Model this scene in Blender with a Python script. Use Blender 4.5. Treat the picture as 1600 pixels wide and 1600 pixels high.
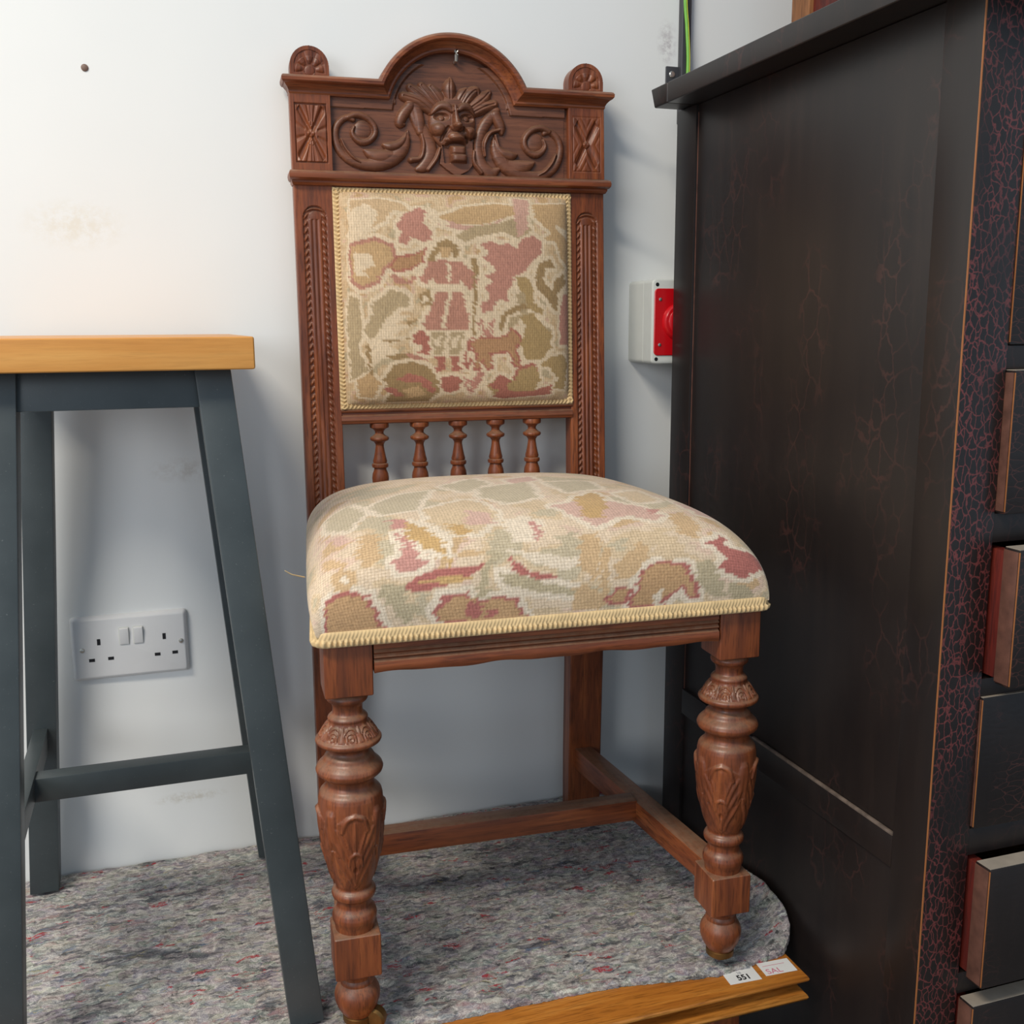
import bpy, bmesh, math, random
import numpy as np
from mathutils import Vector, Matrix, noise

# ------------------------------------------------------------------ scene, camera, light
for o in list(bpy.data.objects): bpy.data.objects.remove(o)
scene = bpy.context.scene
COL = scene.collection
Z0 = 0.50                                  # height of the oak table top above the floor

cam_d = bpy.data.cameras.new('camera'); cam = bpy.data.objects.new('camera', cam_d); COL.objects.link(cam)
cam_d.sensor_width = 36.0; cam_d.lens = 36.0*1620/1600; cam_d.clip_start = 0.01
_r = Vector((0.9481828, -0.3176826, -0.0052118)); _u = Vector((0.0612997, 0.1668159, 0.9840807)); _f = Vector((0.3117559, 0.9334078, -0.1776458))
cam.matrix_world = Matrix(((_r.x, _u.x, -_f.x, 0.0), (_r.y, _u.y, -_f.y, -1.4213842), (_r.z, _u.z, -_f.z, 0.7359369+Z0), (0, 0, 0, 1)))
scene.camera = cam

world = bpy.data.worlds.new('room_light'); scene.world = world; world.use_nodes = True
world.node_tree.nodes['Background'].inputs[0].default_value = (0.66, 0.82, 1.0, 1)
world.node_tree.nodes['Background'].inputs[1].default_value = 0.58

def area(name, loc, target, sx, sy, power, col):
    l = bpy.data.lights.new(name, 'AREA'); l.shape = 'RECTANGLE'; l.size = sx; l.size_y = sy; l.energy = power; l.color = col
    o = bpy.data.objects.new(name, l); COL.objects.link(o); o.location = loc
    o.rotation_euler = (Vector(target)-Vector(loc)).to_track_quat('-Z', 'Y').to_euler()
    return o
area('ceiling_light', (-1.15, -1.45, 3.0), (-0.95, -1.1, 0.0), 1.3, 0.25, 70, (1.0, 0.92, 0.79))
area('shop_window', (-2.6, -3.2, 1.9), (0.2, 0, 1.0), 1.6, 1.4, 40, (0.93, 0.96, 1.0))

scene.view_settings.view_transform = 'Standard'; scene.view_settings.look = 'None'
scene.view_settings.gamma = 1.0; scene.view_settings.use_curve_mapping = False
scene.view_settings.exposure = 0.0

# ------------------------------------------------------------------ materials
def lin(c):
    return tuple(((v/255)/12.92 if v/255 <= .04045 else (((v/255)+.055)/1.055)**2.4) for v in c)
def new_mat(name):
    m = bpy.data.materials.new(name); m.use_nodes = True; nt = m.node_tree
    return m, nt, nt.nodes['Principled BSDF']
def nd(nt, typ, **kw):
    n = nt.nodes.new(typ)
    for k, v in kw.items():
        if k.startswith('i_'): n.inputs[k[2:].replace('_', ' ')].default_value = v
        else: setattr(n, k, v)
    return n
def ramp(nt, fac, stops):
    r = nd(nt, 'ShaderNodeValToRGB'); e = r.color_ramp.elements
    while len(e) < len(stops): e.new(0.5)
    for el, (p, c) in zip(e, stops): el.position = p; el.color = (*c, 1) if len(c) == 3 else c
    nt.links.new(fac, r.inputs[0]); return r.outputs[0]
def coords(nt, scale=(1, 1, 1), src='Object'):
    t = nd(nt, 'ShaderNodeTexCoord'); mp = nd(nt, 'ShaderNodeMapping'); mp.inputs['Scale'].default_value = scale
    nt.links.new(t.outputs[src], mp.inputs[0]); return mp.outputs[0]
def tex_noise(nt, co, scale, detail=4, rough=.55, dist=0.0):
    n = nd(nt, 'ShaderNodeTexNoise'); n.inputs['Scale'].default_value = scale; n.inputs['Detail'].default_value = detail
    n.inputs['Roughness'].default_value = rough; n.inputs['Distortion'].default_value = dist
    nt.links.new(co, n.inputs['Vector']); return n
def mixc(nt, fac, a, b, mode='MIX'):
    m = nd(nt, 'ShaderNodeMix', data_type='RGBA', blend_type=mode)
    for s, v in ((m.inputs[0], fac), (m.inputs[6], a), (m.inputs[7], b)):
        if hasattr(v, 'is_linked') or hasattr(v, 'links'): nt.links.new(v, s)
        elif isinstance(v, (int, float)): s.default_value = v
        else: s.default_value = (*v, 1) if len(v) == 3 else v
    return m.outputs[2]
def bump(nt, bsdf, h, strength=.3, dist=.001):
    b = nd(nt, 'ShaderNodeBump'); b.inputs['Strength'].default_value = strength; b.inputs['Distance'].default_value = dist
    nt.links.new(h, b.inputs['Height']); nt.links.new(b.outputs[0], bsdf.inputs['Normal'])
def plain(name, col, rough=.5, metal=0.0, var=.08):
    m, nt, b = new_mat(name); c = lin(col)
    n = tex_noise(nt, coords(nt), 60, 3)
    nt.links.new(ramp(nt, n.outputs['Fac'], [(.3, tuple(v*(1-var) for v in c)), (.7, tuple(min(1, v*(1+var)) for v in c))]), b.inputs['Base Color'])
    b.inputs['Roughness'].default_value = rough; b.inputs['Metallic'].default_value = metal
    return m
def wood(name, dark, mid, light, axis, rough=.42, grain=1.0, dust=0.0, fine=1.0, streak=.55):
    m, nt, b = new_mat(name)
    sc = [1, 1, 1]; sc[axis] = .07
    co = coords(nt, tuple(sc))
    n1 = tex_noise(nt, co, 70*grain, 5, .6, .6); n2 = tex_noise(nt, co, 420*fine, 3, .6)
    n3 = tex_noise(nt, coords(nt), 9, 3)
    c = ramp(nt, n1.outputs['Fac'], [(.28, lin(dark)), (.52, lin(mid)), (.75, lin(light))])
    c = mixc(nt, ramp(nt, n2.outputs['Fac'], [(.36, (streak,)*3), (.5, (0,)*3)]), c, tuple(v*.45 for v in lin(dark)))
    c = mixc(nt, ramp(nt, n3.outputs['Fac'], [(.4, (0,)*3), (.75, (.3,)*3)]), c, lin(light))
    if dust:                                 # grey dust lies on whatever faces upward
        g = nd(nt, 'ShaderNodeNewGeometry'); s = nd(nt, 'ShaderNodeSeparateXYZ'); nt.links.new(g.outputs['Normal'], s.inputs[0])
        up = ramp(nt, s.outputs['Z'], [(.25, (0,)*3), (.95, (dust,)*3)])
        n4 = tex_noise(nt, coords(nt), 120, 3)
        up = mixc(nt, 1.0, up, ramp(nt, n4.outputs['Fac'], [(.3, (.5,)*3), (.6, (1,)*3)]), 'MULTIPLY')
        c = mixc(nt, up, c, lin((150, 128, 106)))
    nt.links.new(c, b.inputs['Base Color'])
    b.inputs['Roughness'].default_value = rough
    nt.links.new(ramp(nt, n1.outputs['Fac'], [(.3, (rough+.12,)*3), (.7, (rough-.05,)*3)]), b.inputs['Roughness'])
    bump(nt, b, n2.outputs['Fac'], .22, .0006)
    return m

OAK_D, OAK_M, OAK_L = (78, 36, 19), (121, 61, 32), (156, 88, 48)
OAK = [wood('carved_oak_%s' % 'xyz'[k], OAK_D, OAK_M, OAK_L, k, .36, dust=.5) for k in range(3)]
OAKC = wood('carved_oak_relief', (82, 46, 29), (110, 65, 43), (136, 86, 60), 0, .38, dust=.34)
GOLD = [wood('golden_oak_%s' % 'xyz'[k], (150, 84, 26), (186, 114, 42), (208, 142, 66), k, .30, .8) for k in range(3)]
BEECH = wood('honey_beech', (184, 120, 50), (204, 140, 66), (216, 158, 84), 0, .36, .5, fine=.8, streak=.14)
BOXW = wood('brown_pine', (104, 62, 32), (138, 88, 50), (160, 108, 66), 2, .5)
DARKRED = wood('red_stained_wood', (58, 16, 12), (92, 26, 18), (120, 44, 30), 2, .5)

def paint_mat():
    m, nt, b = new_mat('slate_paint'); n = tex_noise(nt, coords(nt), 14, 4); n2 = tex_noise(nt, coords(nt), 500, 2)
    c = ramp(nt, n.outputs['Fac'], [(.3, lin((52, 59, 61))), (.7, lin((63, 70, 72)))])
    c = mixc(nt, ramp(nt, n2.outputs['Fac'], [(.70, (0,)*3), (.76, (.5,)*3)]), c, lin((120, 124, 122)))
    nt.links.new(c, b.inputs['Base Color']); b.inputs['Roughness'].default_value = .42
    bump(nt, b, n2.outputs['Fac'], .1, .0004); return m
SLATE = paint_mat()

def wall_mat():
    m, nt, b = new_mat('white_wall_paint')
    t = nd(nt, 'ShaderNodeTexCoord'); co = t.outputs['Object']
    n = tex_noise(nt, co, 1.6, 4); n2 = tex_noise(nt, co, 260, 3)
    c = ramp(nt, n.outputs['Fac'], [(.3, lin((229, 230, 228))), (.7, lin((237, 237, 234)))])
    def smudge(c, x, z, rx, rz, col, amt, ns=90):
        s = nd(nt, 'ShaderNodeVectorMath', operation='SUBTRACT'); nt.links.new(co, s.inputs[0]); s.inputs[1].default_value = (x, 0, z)
        d = nd(nt, 'ShaderNodeVectorMath', operation='MULTIPLY'); nt.links.new(s.outputs[0], d.inputs[0]); d.inputs[1].default_value = (1/rx, 0, 1/rz)
        l = nd(nt, 'ShaderNodeVectorMath', operation='LENGTH'); nt.links.new(d.outputs[0], l.inputs[0])
        f = ramp(nt, l.outputs['Value'], [(.25, (amt,)*3), (1.0, (0,)*3)])
        k = tex_noise(nt, co, ns, 4, .7)
        f = mixc(nt, 1.0, f, ramp(nt, k.outputs['Fac'], [(.42, (0,)*3), (.6, (1,)*3)]), 'MULTIPLY')
        return mixc(nt, f, c, lin(col))
    c = smudge(c, .0, .093+Z0, .055, .010, (196, 188, 172), .6)           # scuffs left by furniture
    c = smudge(c, .712, 1.13+Z0, .018, .035, (168, 158, 162), .6, 110)
    c = smudge(c, -.09, .86+Z0, .07, .035, (222, 214, 196), .55, 60)
    c = smudge(c, .02, .55+Z0, .05, .02, (188, 178, 166), .4, 60)
    nt.links.new(c, b.inputs['Base Color']); b.inputs['Roughness'].default_value = .62
    bump(nt, b, n2.outputs['Fac'], .05, .0006); return m
WALL = wall_mat()

def lacquer(name, crackle):
    m, nt, b = new_mat(name)
    co = coords(nt, (1, 1, .12)); n = tex_noise(nt, co, 40, 5, .6); big = tex_noise(nt, coords(nt), 5, 3)
    c = ramp(nt, n.outputs['Fac'], [(.3, lin((22, 17, 17))), (.6, lin((30, 23, 21))), (.85, lin((42, 32, 28)))])
    c = mixc(nt, ramp(nt, big.outputs['Fac'], [(.45, (0,)*3), (.7, (.5,)*3)]), c, lin((38, 31, 28)))
    w = tex_noise(nt, coords(nt), 70, 3)
    cc = coords(nt, (1.0, 1.0, .55 if crackle != 2 else 2.2))
    mx = nd(nt, 'ShaderNodeVectorMath', operation='MULTIPLY_ADD'); nt.links.new(w.outputs['Color'], mx.inputs[0]); mx.inputs[1].default_value = (.010,)*3; nt.links.new(cc, mx.inputs[2])
    v = nd(nt, 'ShaderNodeTexVoronoi', feature='DISTANCE_TO_EDGE'); nt.links.new(mx.outputs[0], v.inputs['Vector'])
    v.inputs['Scale'].default_value = {0: 48, 1: 150, 2: 55}[crackle]
    amt = {0: .32, 1: .8, 2: .55}[crackle]
    f = ramp(nt, v.outputs['Distance'], [(.015, (amt,)*3), ({0: .05, 1: .085, 2: .035}[crackle], (0,)*3)])
    msk = tex_noise(nt, coords(nt, (1, 1, .4)), 14, 3)
    f = mixc(nt, 1.0, f, ramp(nt, msk.outputs['Fac'], [({0: .5, 1: .33, 2: .40}[crackle], (.10 if crackle == 1 else 0,)*3), ({0: .66, 1: .52, 2: .56}[crackle], (1,)*3)]), 'MULTIPLY')
    c = mixc(nt, f, c, lin((122, 58, 56) if crackle == 1 else (88, 52, 46)))
    nt.links.new(c, b.inputs['Base Color']); b.inputs['Roughness'].default_value = .40
    if crackle: bump(nt, b, v.outputs['Distance'], .15, .001)
    return m
LACQ = lacquer('black_lacquer', 0); CRACK = lacquer('crackled_black_lacquer', 1); FRONTS = lacquer('drawer_front_lacquer', 2)
WORN = plain('worn_lacquer_edge', (156, 96, 52), .5)
BAREWOOD = plain('bare_drawer_edge', (150, 138, 124), .7)  # bare pale wood worn along the drawer top edges

def felt_mat():
    m, nt, b = new_mat('recycled_felt')
    t = nd(nt, 'ShaderNodeTexCoord'); co0 = t.outputs['Object']
    w = tex_noise(nt, co0, 45, 4, .6)
    wv = nd(nt, 'ShaderNodeVectorMath', operation='MULTIPLY_ADD'); nt.links.new(w.outputs['Color'], wv.inputs[0]); wv.inputs[1].default_value = (.03, .018, .01); nt.links.new(co0, wv.inputs[2])
    mp = nd(nt, 'ShaderNodeMapping'); mp.inputs['Scale'].default_value = (.66, 1.15, 1); mp.inputs['Rotation'].default_value = (0, 0, -.15); nt.links.new(wv.outputs[0], mp.inputs[0])
    co = mp.outputs[0]
    n1 = tex_noise(nt, co, 185, 7, .8); n2 = tex_noise(nt, co, 38, 4, .6); n3 = tex_noise(nt, co0, 700, 2, .7)
    c = ramp(nt, n1.outputs['Fac'], [(.36, lin((66, 66, 72))), (.44, lin((132, 127, 126))), (.52, lin((176, 169, 163))), (.60, lin((226, 219, 210)))])
    v = nd(nt, 'ShaderNodeTexVoronoi', feature='F1'); nt.links.new(co, v.inputs['Vector']); v.inputs['Scale'].default_value = 120
    hs = nd(nt, 'ShaderNodeHueSaturation'); hs.inputs['Saturation'].default_value = .38; hs.inputs['Value'].default_value = .58; nt.links.new(v.outputs['Color'], hs.inputs['Color'])
    c = mixc(nt, .24, c, hs.outputs[0])
    def fleck(c, scale, seed, lo, hi, col, amt=.85, s=(.45, 1.5, 1)):
        mq = nd(nt, 'ShaderNodeMapping'); mq.inputs['Location'].default_value = (seed, seed*.7, 0); mq.inputs['Scale'].default_value = s; nt.links.new(wv.outputs[0], mq.inputs[0])
        k = tex_noise(nt, mq.outputs[0], scale, 5, .72)
        return mixc(nt, ramp(nt, k.outputs['Fac'], [(lo, (0,)*3), (hi, (amt,)*3)]), c, lin(col))
    c = fleck(c, 30, 1.3, .55, .64, (58, 60, 72), .75)
    c = fleck(c, 40, 31.3, .57, .63, (46, 48, 58), .7)
    c = fleck(c, 52, 4.1, .58, .65, (164, 122, 120), .55)
    c = fleck(c, 48, 7.7, .615, .645, (172, 40, 54), .9)
    c = fleck(c, 60, 11.9, .62, .66, (92, 118, 146), .6)
    c = fleck(c, 60, 15.2, .63, .67, (182, 170, 116), .6)
    c = fleck(c, 44, 19.2, .58, .66, (214, 206, 194), .6)
    c = fleck(c, 70, 23.2, .59, .64, (40, 42, 46), .75)
    nt.links.new(c, b.inputs['Base Color']); b.inputs['Roughness'].default_value = .95
    ad = nd(nt, 'ShaderNodeMath', operation='ADD'); nt.links.new(n1.outputs['Fac'], ad.inputs[0]); nt.links.new(n3.outputs['Fac'], ad.inputs[1])
    bump(nt, b, ad.outputs[0], .65, .003); return m
FELT = felt_mat()

def cloth_mat(name, sx, sy, sz):
    m, nt, b = new_mat(name)
    at = nd(nt, 'ShaderNodeAttribute', attribute_name='weave')
    n = tex_noise(nt, coords(nt, (sx, sy, sz)), 420, 2, .5)
    n2 = tex_noise(nt, coords(nt), 26, 3)
    c = mixc(nt, 1.0, at.outputs['Color'], ramp(nt, n.outputs['Fac'], [(.3, (.80,)*3), (.65, (1.06,)*3)]), 'MULTIPLY')
    c = mixc(nt, 1.0, c, ramp(nt, n2.outputs['Fac'], [(.3, (.92, .91, .89)), (.7, (1.03,)*3)]), 'MULTIPLY')
    t = nd(nt, 'ShaderNodeAttribute', attribute_name='canvas'); sp_ = nd(nt, 'ShaderNodeSeparateXYZ'); nt.links.new(t.outputs['Vector'], sp_.inputs[0])   # canvas mesh of the weave
    for so_, amt in ((sp_.outputs['X'], .80), (sp_.outputs['Y'], .80 if name.endswith('seat') else .92)):
        k = nd(nt, 'ShaderNodeMath', operation='MULTIPLY'); nt.links.new(so_, k.inputs[0]); k.inputs[1].default_value = 2*math.pi/.0033
        s_ = nd(nt, 'ShaderNodeMath', operation='SINE'); nt.links.new(k.outputs[0], s_.inputs[0])
        c = mixc(nt, 1.0, c, ramp(nt, s_.outputs[0], [(.55, (1,)*3), (1.0, (amt, amt*.97, amt*.93))]), 'MULTIPLY')
    nt.links.new(c, b.inputs['Base Color']); b.inputs['Roughness'].default_value = .88
    b.inputs['Sheen Weight'].default_value = .15
    bump(nt, b, n.outputs['Fac'], .35, .0012); return m
TAP_BACK = cloth_mat('tapestry_back', 1.6, 1, .5); TAP_SEAT = cloth_mat('tapestry_seat', 1, 1, 1)
GIMP = plain('cream_gimp_braid', (214, 184, 136), .85, var=.14)
BRASS = plain('tarnished_brass', (120, 88, 48), .45, .8, .3)
WHITEP = plain('white_plastic', (222, 221, 220), .32, var=.01)
GREYP = plain('light_grey_plastic', (206, 207, 200), .42, var=.02)
DARKP = plain('charcoal_plastic', (62, 62, 66), .45)
REDP = plain('red_plastic', (196, 14, 24), .28, var=.03)
BLACK = plain('socket_hole_black', (14, 13, 18), .6)
STEEL = plain('bright_steel', (200, 198, 190), .28, .9)
GREEN = plain('green_wire_sheath', (122, 186, 70), .4); YELLOW = plain('yellow_wire_stripe', (206, 206, 70), .4)
INNERLINE = plain('dull_rubbed_edge', (104, 66, 54), .5, var=.4); BOARDEND = plain('drawer_board_end', (96, 62, 50), .55, var=.3)
PAPER = plain('white_paper', (226, 225, 222), .55, var=.02)
INK = plain('black_ink', (34, 34, 38), .6); PINK = plain('faded_pink_ink', (206, 132, 148), .6); GREYINK = plain('faint_grey_ink', (150, 152, 158), .6)
CONC = plain('grey_floor_vinyl', (104, 98, 92), .5)

# ------------------------------------------------------------------ mesh helpers
class M:
    """collects shapes into one mesh"""
    def __init__(s): s.v = []; s.f = []
    def add(s, V, F):
        b = len(s.v); s.v += [tuple(map(float, p)) for p in V]; s.f += [tuple(int(i)+b for i in f) for f in F]; return s
    def bm(s, bm):
        bm.verts.index_update(); return s.add([v.co[:] for v in bm.verts], [[v.index for v in f.verts] for f in bm.faces])
    def hexa(s, bot, top, bev=.001, seg=2):
        """solid from two quads (bottom and top corner loops)"""
        bm = bmesh.new(); vs = [bm.verts.new(p) for p in list(bot)+list(top)]
        for f in ((3, 2, 1, 0), (4, 5, 6, 7), (0, 1, 5, 4), (1, 2, 6, 5), (2, 3, 7, 6), (3, 0, 4, 7)): bm.faces.new([vs[i] for i in f])
        bmesh.ops.recalc_face_normals(bm, faces=bm.faces)
        if bev: bmesh.ops.bevel(bm, geom=list(bm.edges), offset=bev, segments=seg, profile=.6, affect='EDGES')
        s.bm(bm); bm.free(); return s
    def box(s, x0, x1, y0, y1, z0, z1, bev=.001, seg=2):
        q = lambda z: [(x0, y0, z), (x1, y0, z), (x1, y1, z), (x0, y1, z)]
        return s.hexa(q(z0), q(z1), bev, seg)
    def lathe(s, prof, n=40, c=(0, 0, 0), axis=2, mod=None):
        """prof: (r, h) pairs; axis 2 = about z, axis 1 = about y (h runs toward -y)"""
        V = []; F = []
        for k, (r, h) in enumerate(prof):
            for i in range(n):
                a = 2*math.pi*i/n; rr = r+(mod(a, h) if mod else 0)
                if axis == 2: V.append((c[0]+rr*math.cos(a), c[1]+rr*math.sin(a), c[2]+h))
                elif axis == 1: V.append((c[0]+rr*math.cos(a), c[1]-h, c[2]+rr*math.sin(a)))
                else: V.append((c[0]+h, c[1]+rr*math.cos(a), c[2]+rr*math.sin(a)))
        for k in range(len(prof)-1):
            for i in range(n):
                j = (i+1) % n; F.append((k*n+i, k*n+j, (k+1)*n+j, (k+1)*n+i))
        F.append(tuple(range(n-1, -1, -1))); F.append(tuple((len(prof)-1)*n+i for i in range(n)))
        return s.add(V, F)
    def tube(s, pts, r, n=10):
        pts = [Vector(p) for p in pts]; V = []; F = []
        up = Vector((.13, .31, .94)).normalized()
        for k, p in enumerate(pts):
            t = (pts[min(k+1, len(pts)-1)]-pts[max(k-1, 0)]).normalized(); a = t.cross(up).normalized(); b = t.cross(a)
            rr = r[k] if hasattr(r, '__len__') else r
            for i in range(n):
                q = 2*math.pi*i/n; V.append(p+a*rr*math.cos(q)+b*rr*math.sin(q))
        for k in range(len(pts)-1):
            for i in range(n):
                j = (i+1) % n; F.append((k*n+i, k*n+j, (k+1)*n+j, (k+1)*n+i))
        F.append(tuple(range(n-1, -1, -1))); F.append(tuple((len(pts)-1)*n+i for i in range(n)))
        return s.add(V, F)
    def rows(s, R, closed=False, caps=False):
        """loft equally long rows of points"""
        n = len(R[0]); V = [p for r in R for p in r]; F = []
        for k in range(len(R)-1):
            for i in range(n if closed else n-1):
                j = (i+1) % n; F.append((k*n+i, k*n+j, (k+1)*n+j, (k+1)*n+i))
        if caps: F.append(tuple(range(n-1, -1, -1))); F.append(tuple((len(R)-1)*n+i for i in range(n)))
        return s.add(V, F)
    def grid(s, X, Y, Z, mask=None):
        nv, nu = X.shape; V = np.stack([X, Y, Z], -1).reshape(-1, 3); j, i = np.meshgrid(np.arange(nv-1), np.arange(nu-1), indexing='ij')
        a = (j*nu+i); q = np.stack([a, a+1, a+nu+1, a+nu], -1).reshape(-1, 4)
        if mask is not None:
            mk = mask.reshape(-1); q = q[mk[q].any(1)]
            used = np.unique(q); re = -np.ones(len(V), int); re[used] = np.arange(len(used)); V = V[used]; q = re[q]
        return s.add(V, q)
    def build(s, name, mat, parent=None, base=None, sharp=35, smooth=True):
        me = bpy.data.meshes.new(name); me.from_pydata(s.v, [], s.f); me.update()
        if smooth:
            me.shade_smooth(); me.set_sharp_from_angle(angle=math.radians(sharp))
        me.materials.append(mat)
        o = bpy.data.objects.new(name, me); COL.objects.link(o)
        if parent is not None:
            o.parent = parent
            b = base if base is not None else BASE.get(parent.name, (0, 0, 0))
            o.location = (-b[0], -b[1], -b[2])
        return o
def rect_pts(x0, x1, y0, y1, z): return [(x0, y0, z), (x1, y0, z), (x1, y1, z), (x0, y1, z)]
BASE = {}
def thing(name, label, cat, loc, rotz=0, group=None):
    o = bpy.data.objects.new(name, None); COL.objects.link(o); o.location = loc; o.rotation_euler = (0, 0, rotz); o.empty_display_size = .05
    o['label'] = label; o['category'] = cat
    if group: o['group'] = group
    return o
def tag(o, label, cat, group=None):
    o['label'] = label; o['category'] = cat
    if group: o['group'] = group
    return o
def struct(o): o['kind'] = 'structure'; return o
def catmull(pts, n):
    P = np.array(pts, float); P = np.vstack([2*P[0]-P[1], P, 2*P[-1]-P[-2]]); out = []
    segs = len(P)-3
    for t in np.linspace(0, segs-1e-6, n):
        k = int(t); u = t-k; a, b, c, d = P[k:k+4]
        out.append(.5*((2*b)+(c-a)*u+(2*a-5*b+4*c-d)*u*u+(3*b-a-3*c+d)*u**3))
    return np.array(out)
def stroke(X, Z, pts, radii, h, n=26, ex=.5):
    """height field of a rounded carved ridge along a curve"""
    P = catmull(np.c_[pts, radii], n); H = np.zeros_like(X)
    for (x0, z0, r0), (x1, z1, r1) in zip(P[:-1], P[1:]):
        dx, dz = x1-x0, z1-z0; L = dx*dx+dz*dz+1e-12
        t = np.clip(((X-x0)*dx+(Z-z0)*dz)/L, 0, 1); d = np.hypot(X-x0-t*dx, Z-z0-t*dz); r = np.maximum(r0+(r1-r0)*t, 1e-3)
        H = np.maximum(H, h*np.minimum(1, r/np.max(radii)*.6+.4)*np.maximum(0, 1-(d/r)**2)**ex)
    return H
def blob(X, Z, cx, cz, rx, rz, h, ex=.5):
    return h*np.maximum(0, 1-((X-cx)/rx)**2-((Z-cz)/rz)**2)**ex
def inpoly(X, Y, poly):
    r = np.zeros(X.shape, bool); n = len(poly)
    for k in range(n):
        x0, y0 = poly[k]; x1, y1 = poly[(k+1) % n]
        if y0 == y1: continue
        c = (Y >= min(y0, y1)) & (Y < max(y0, y1)); xi = x0+(Y-y0)*(x1-x0)/(y1-y0)
        r ^= c & (X < xi)
    return r
def canvas_points(o, X, Y, Z):
    d = lambda ax: np.sqrt(sum(np.diff(q, axis=ax)**2 for q in (X, Y, Z)))
    nv, nu = X.shape; U = np.zeros_like(X); V = np.zeros_like(X)
    U[:] = np.r_[0, np.cumsum(d(1)[nv//2])]; V[:] = np.r_[0, np.cumsum(d(0)[:, nu//2])][:, None]
    a = o.data.attributes.new('canvas', 'FLOAT_VECTOR', 'POINT'); a.data.foreach_set('vector', np.stack([U, V, 0*U], -1).astype(np.float32).ravel())
def colour_points(o, rgb):
    a = o.data.color_attributes.new('weave', 'FLOAT_COLOR', 'POINT')
    a.data.foreach_set('color', np.c_[rgb.reshape(-1, 3), np.ones(rgb.size//3)].astype(np.float32).ravel())

SEAT_MOTIFS = [('R',[(259,79),(288,98),(322,107),(376,107),(393,112),(376,93),(347,79),(301,70),(268,70)]),('R',[(426,126),(439,107),(464,89),(510,75),(506,70),(464,75),(435,93)]),('P',[(242,117),(263,154),(259,210),(276,177),(284,135),(301,121),(280,107),(251,103)]),('Y',[(272,247),(305,210),(326,168),(330,131),(309,140),(276,177)]),('Y',[(330,126),(343,131),(334,103),(330,107)]),('T',[(184,173),(201,173),(196,215),(217,219),(234,196),(222,168),(230,145),(213,121),(192,135)]),('G',[(217,75),(230,89),(259,79),(263,51),(280,37),(255,9),(234,37)]),('R',[(121,79),(163,89),(201,70),(217,9),(100,9)]),('B',[(125,70),(163,79),(196,65),(209,9),(109,9)]),('T',[(138,117),(155,140),(180,126),(184,98),(171,84),(146,93)]),('C',[(155,112),(163,121),(171,107),(163,98)]),('R',[(297,33),(318,56),(355,61),(372,42),(397,51),(435,42),(451,9),(414,0),(305,9)]),('B',[(305,33),(322,47),(351,56),(372,37),(397,47),(431,37),(443,9),(414,0),(309,14)]),('R',[(351,47),(380,33),(372,9),(351,19)]),('R',[(389,28),(410,28),(401,14),(385,14)]),('G',[(372,51),(389,112),(410,135),(426,126),(397,103),(389,42)]),('G',[(414,89),(447,84),(485,65),(539,51),(539,37),(489,47),(443,61),(418,70)]),('C',[(431,135),(481,121),(531,107),(573,112),(527,84),(468,103)]),('C',[(435,210),(481,229),(510,196),(485,149),(443,145)]),('P',[(485,201),(497,201),(489,149),(481,145)]),('T2',[(318,299),(397,341),(431,285),(431,219),(389,177),(347,182),(313,229)]),('P2',[(385,275),(422,243),(422,205),(372,201)]),('Y',[(343,219),(372,201),(385,182),(355,173)]),('P2',[(535,266),(598,289),(644,289),(690,252),(727,205),(711,187),(652,210),(594,173),(581,191)]),('Y',[(594,313),(644,355),(648,285),(610,201),(581,201)]),('T',[(556,149),(589,163),(581,93),(573,61),(543,93)]),('T',[(589,140),(602,112),(585,14),(573,14)]),('T',[(631,112),(669,135),(665,98),(635,65),(606,61),(606,89)]),('R',[(585,28),(606,51),(635,42),(627,19),(598,14)]),('B',[(594,28),(610,47),(627,42),(623,23),(602,23)]),('T',[(531,51),(556,61),(577,37),(573,9),(531,14)]),('R',[(627,9),(652,75),(686,93),(736,84),(752,42),(761,19),(740,14),(723,42),(706,23),(686,5)]),('B',[(635,14),(656,75),(686,89),(727,79),(744,42),(752,23),(740,23),(723,47),(702,28),(686,14)]),('C',[(673,28),(690,42),(690,9),(673,9)]),('T2',[(673,107),(690,135),(719,145),(736,126),(731,98),(702,89)]),('G',[(752,84),(782,93),(794,56),(811,19),(790,14),(748,47)]),('G',[(807,47),(861,33),(886,0),(823,9)]),('R',[(782,126),(815,154),(819,117),(895,126),(907,98),(840,51),(790,75),(811,93)]),('T',[(736,210),(773,229),(782,177),(761,135),(736,149)]),('G2',[(230,392),(293,453),(347,453),(301,303),(238,303)]),('G2',[(439,439),(552,495),(531,331),(464,294),(431,350)]),('G2',[(376,490),(464,584),(477,495),(410,406)]),('P2',[(518,537),(589,579),(581,509),(522,481)]),('G2',[(585,481),(681,495),(677,397),(598,359)]),('T2',[(681,341),(752,392),(752,289),(702,271)]),('P2',[(786,322),(832,294),(849,233),(803,224)]),('G2',[(142,443),(192,457),(217,355),(184,261),(142,327)]),('P2',[(130,294),(171,243),(188,210),(159,210)]),('T2',[(828,210),(865,196),(886,154),(836,145)]),('P',[(247,266),(272,261),(280,219),(255,219)]),('P',[(702,271),(706,233),(736,238),(706,210)]),('Y',[(284,84),(339,93),(372,84),(334,75)]),('G2',[(518,154),(552,168),(548,126),(527,112)]),('T2',[(460,19),(502,23),(522,9),(468,5)]),('T',[(351,140),(401,131),(380,121),(355,126)])]

# ------------------------------------------------------------------ the room
struct(M().box(-3.2, 3.2, -4.2, .14, -.1, 0, 0).build('floor', CONC))
struct(M().box(-3.2, 3.2, 0, .14, 0, 3.1, 0).build('wall_back', WALL))

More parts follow.
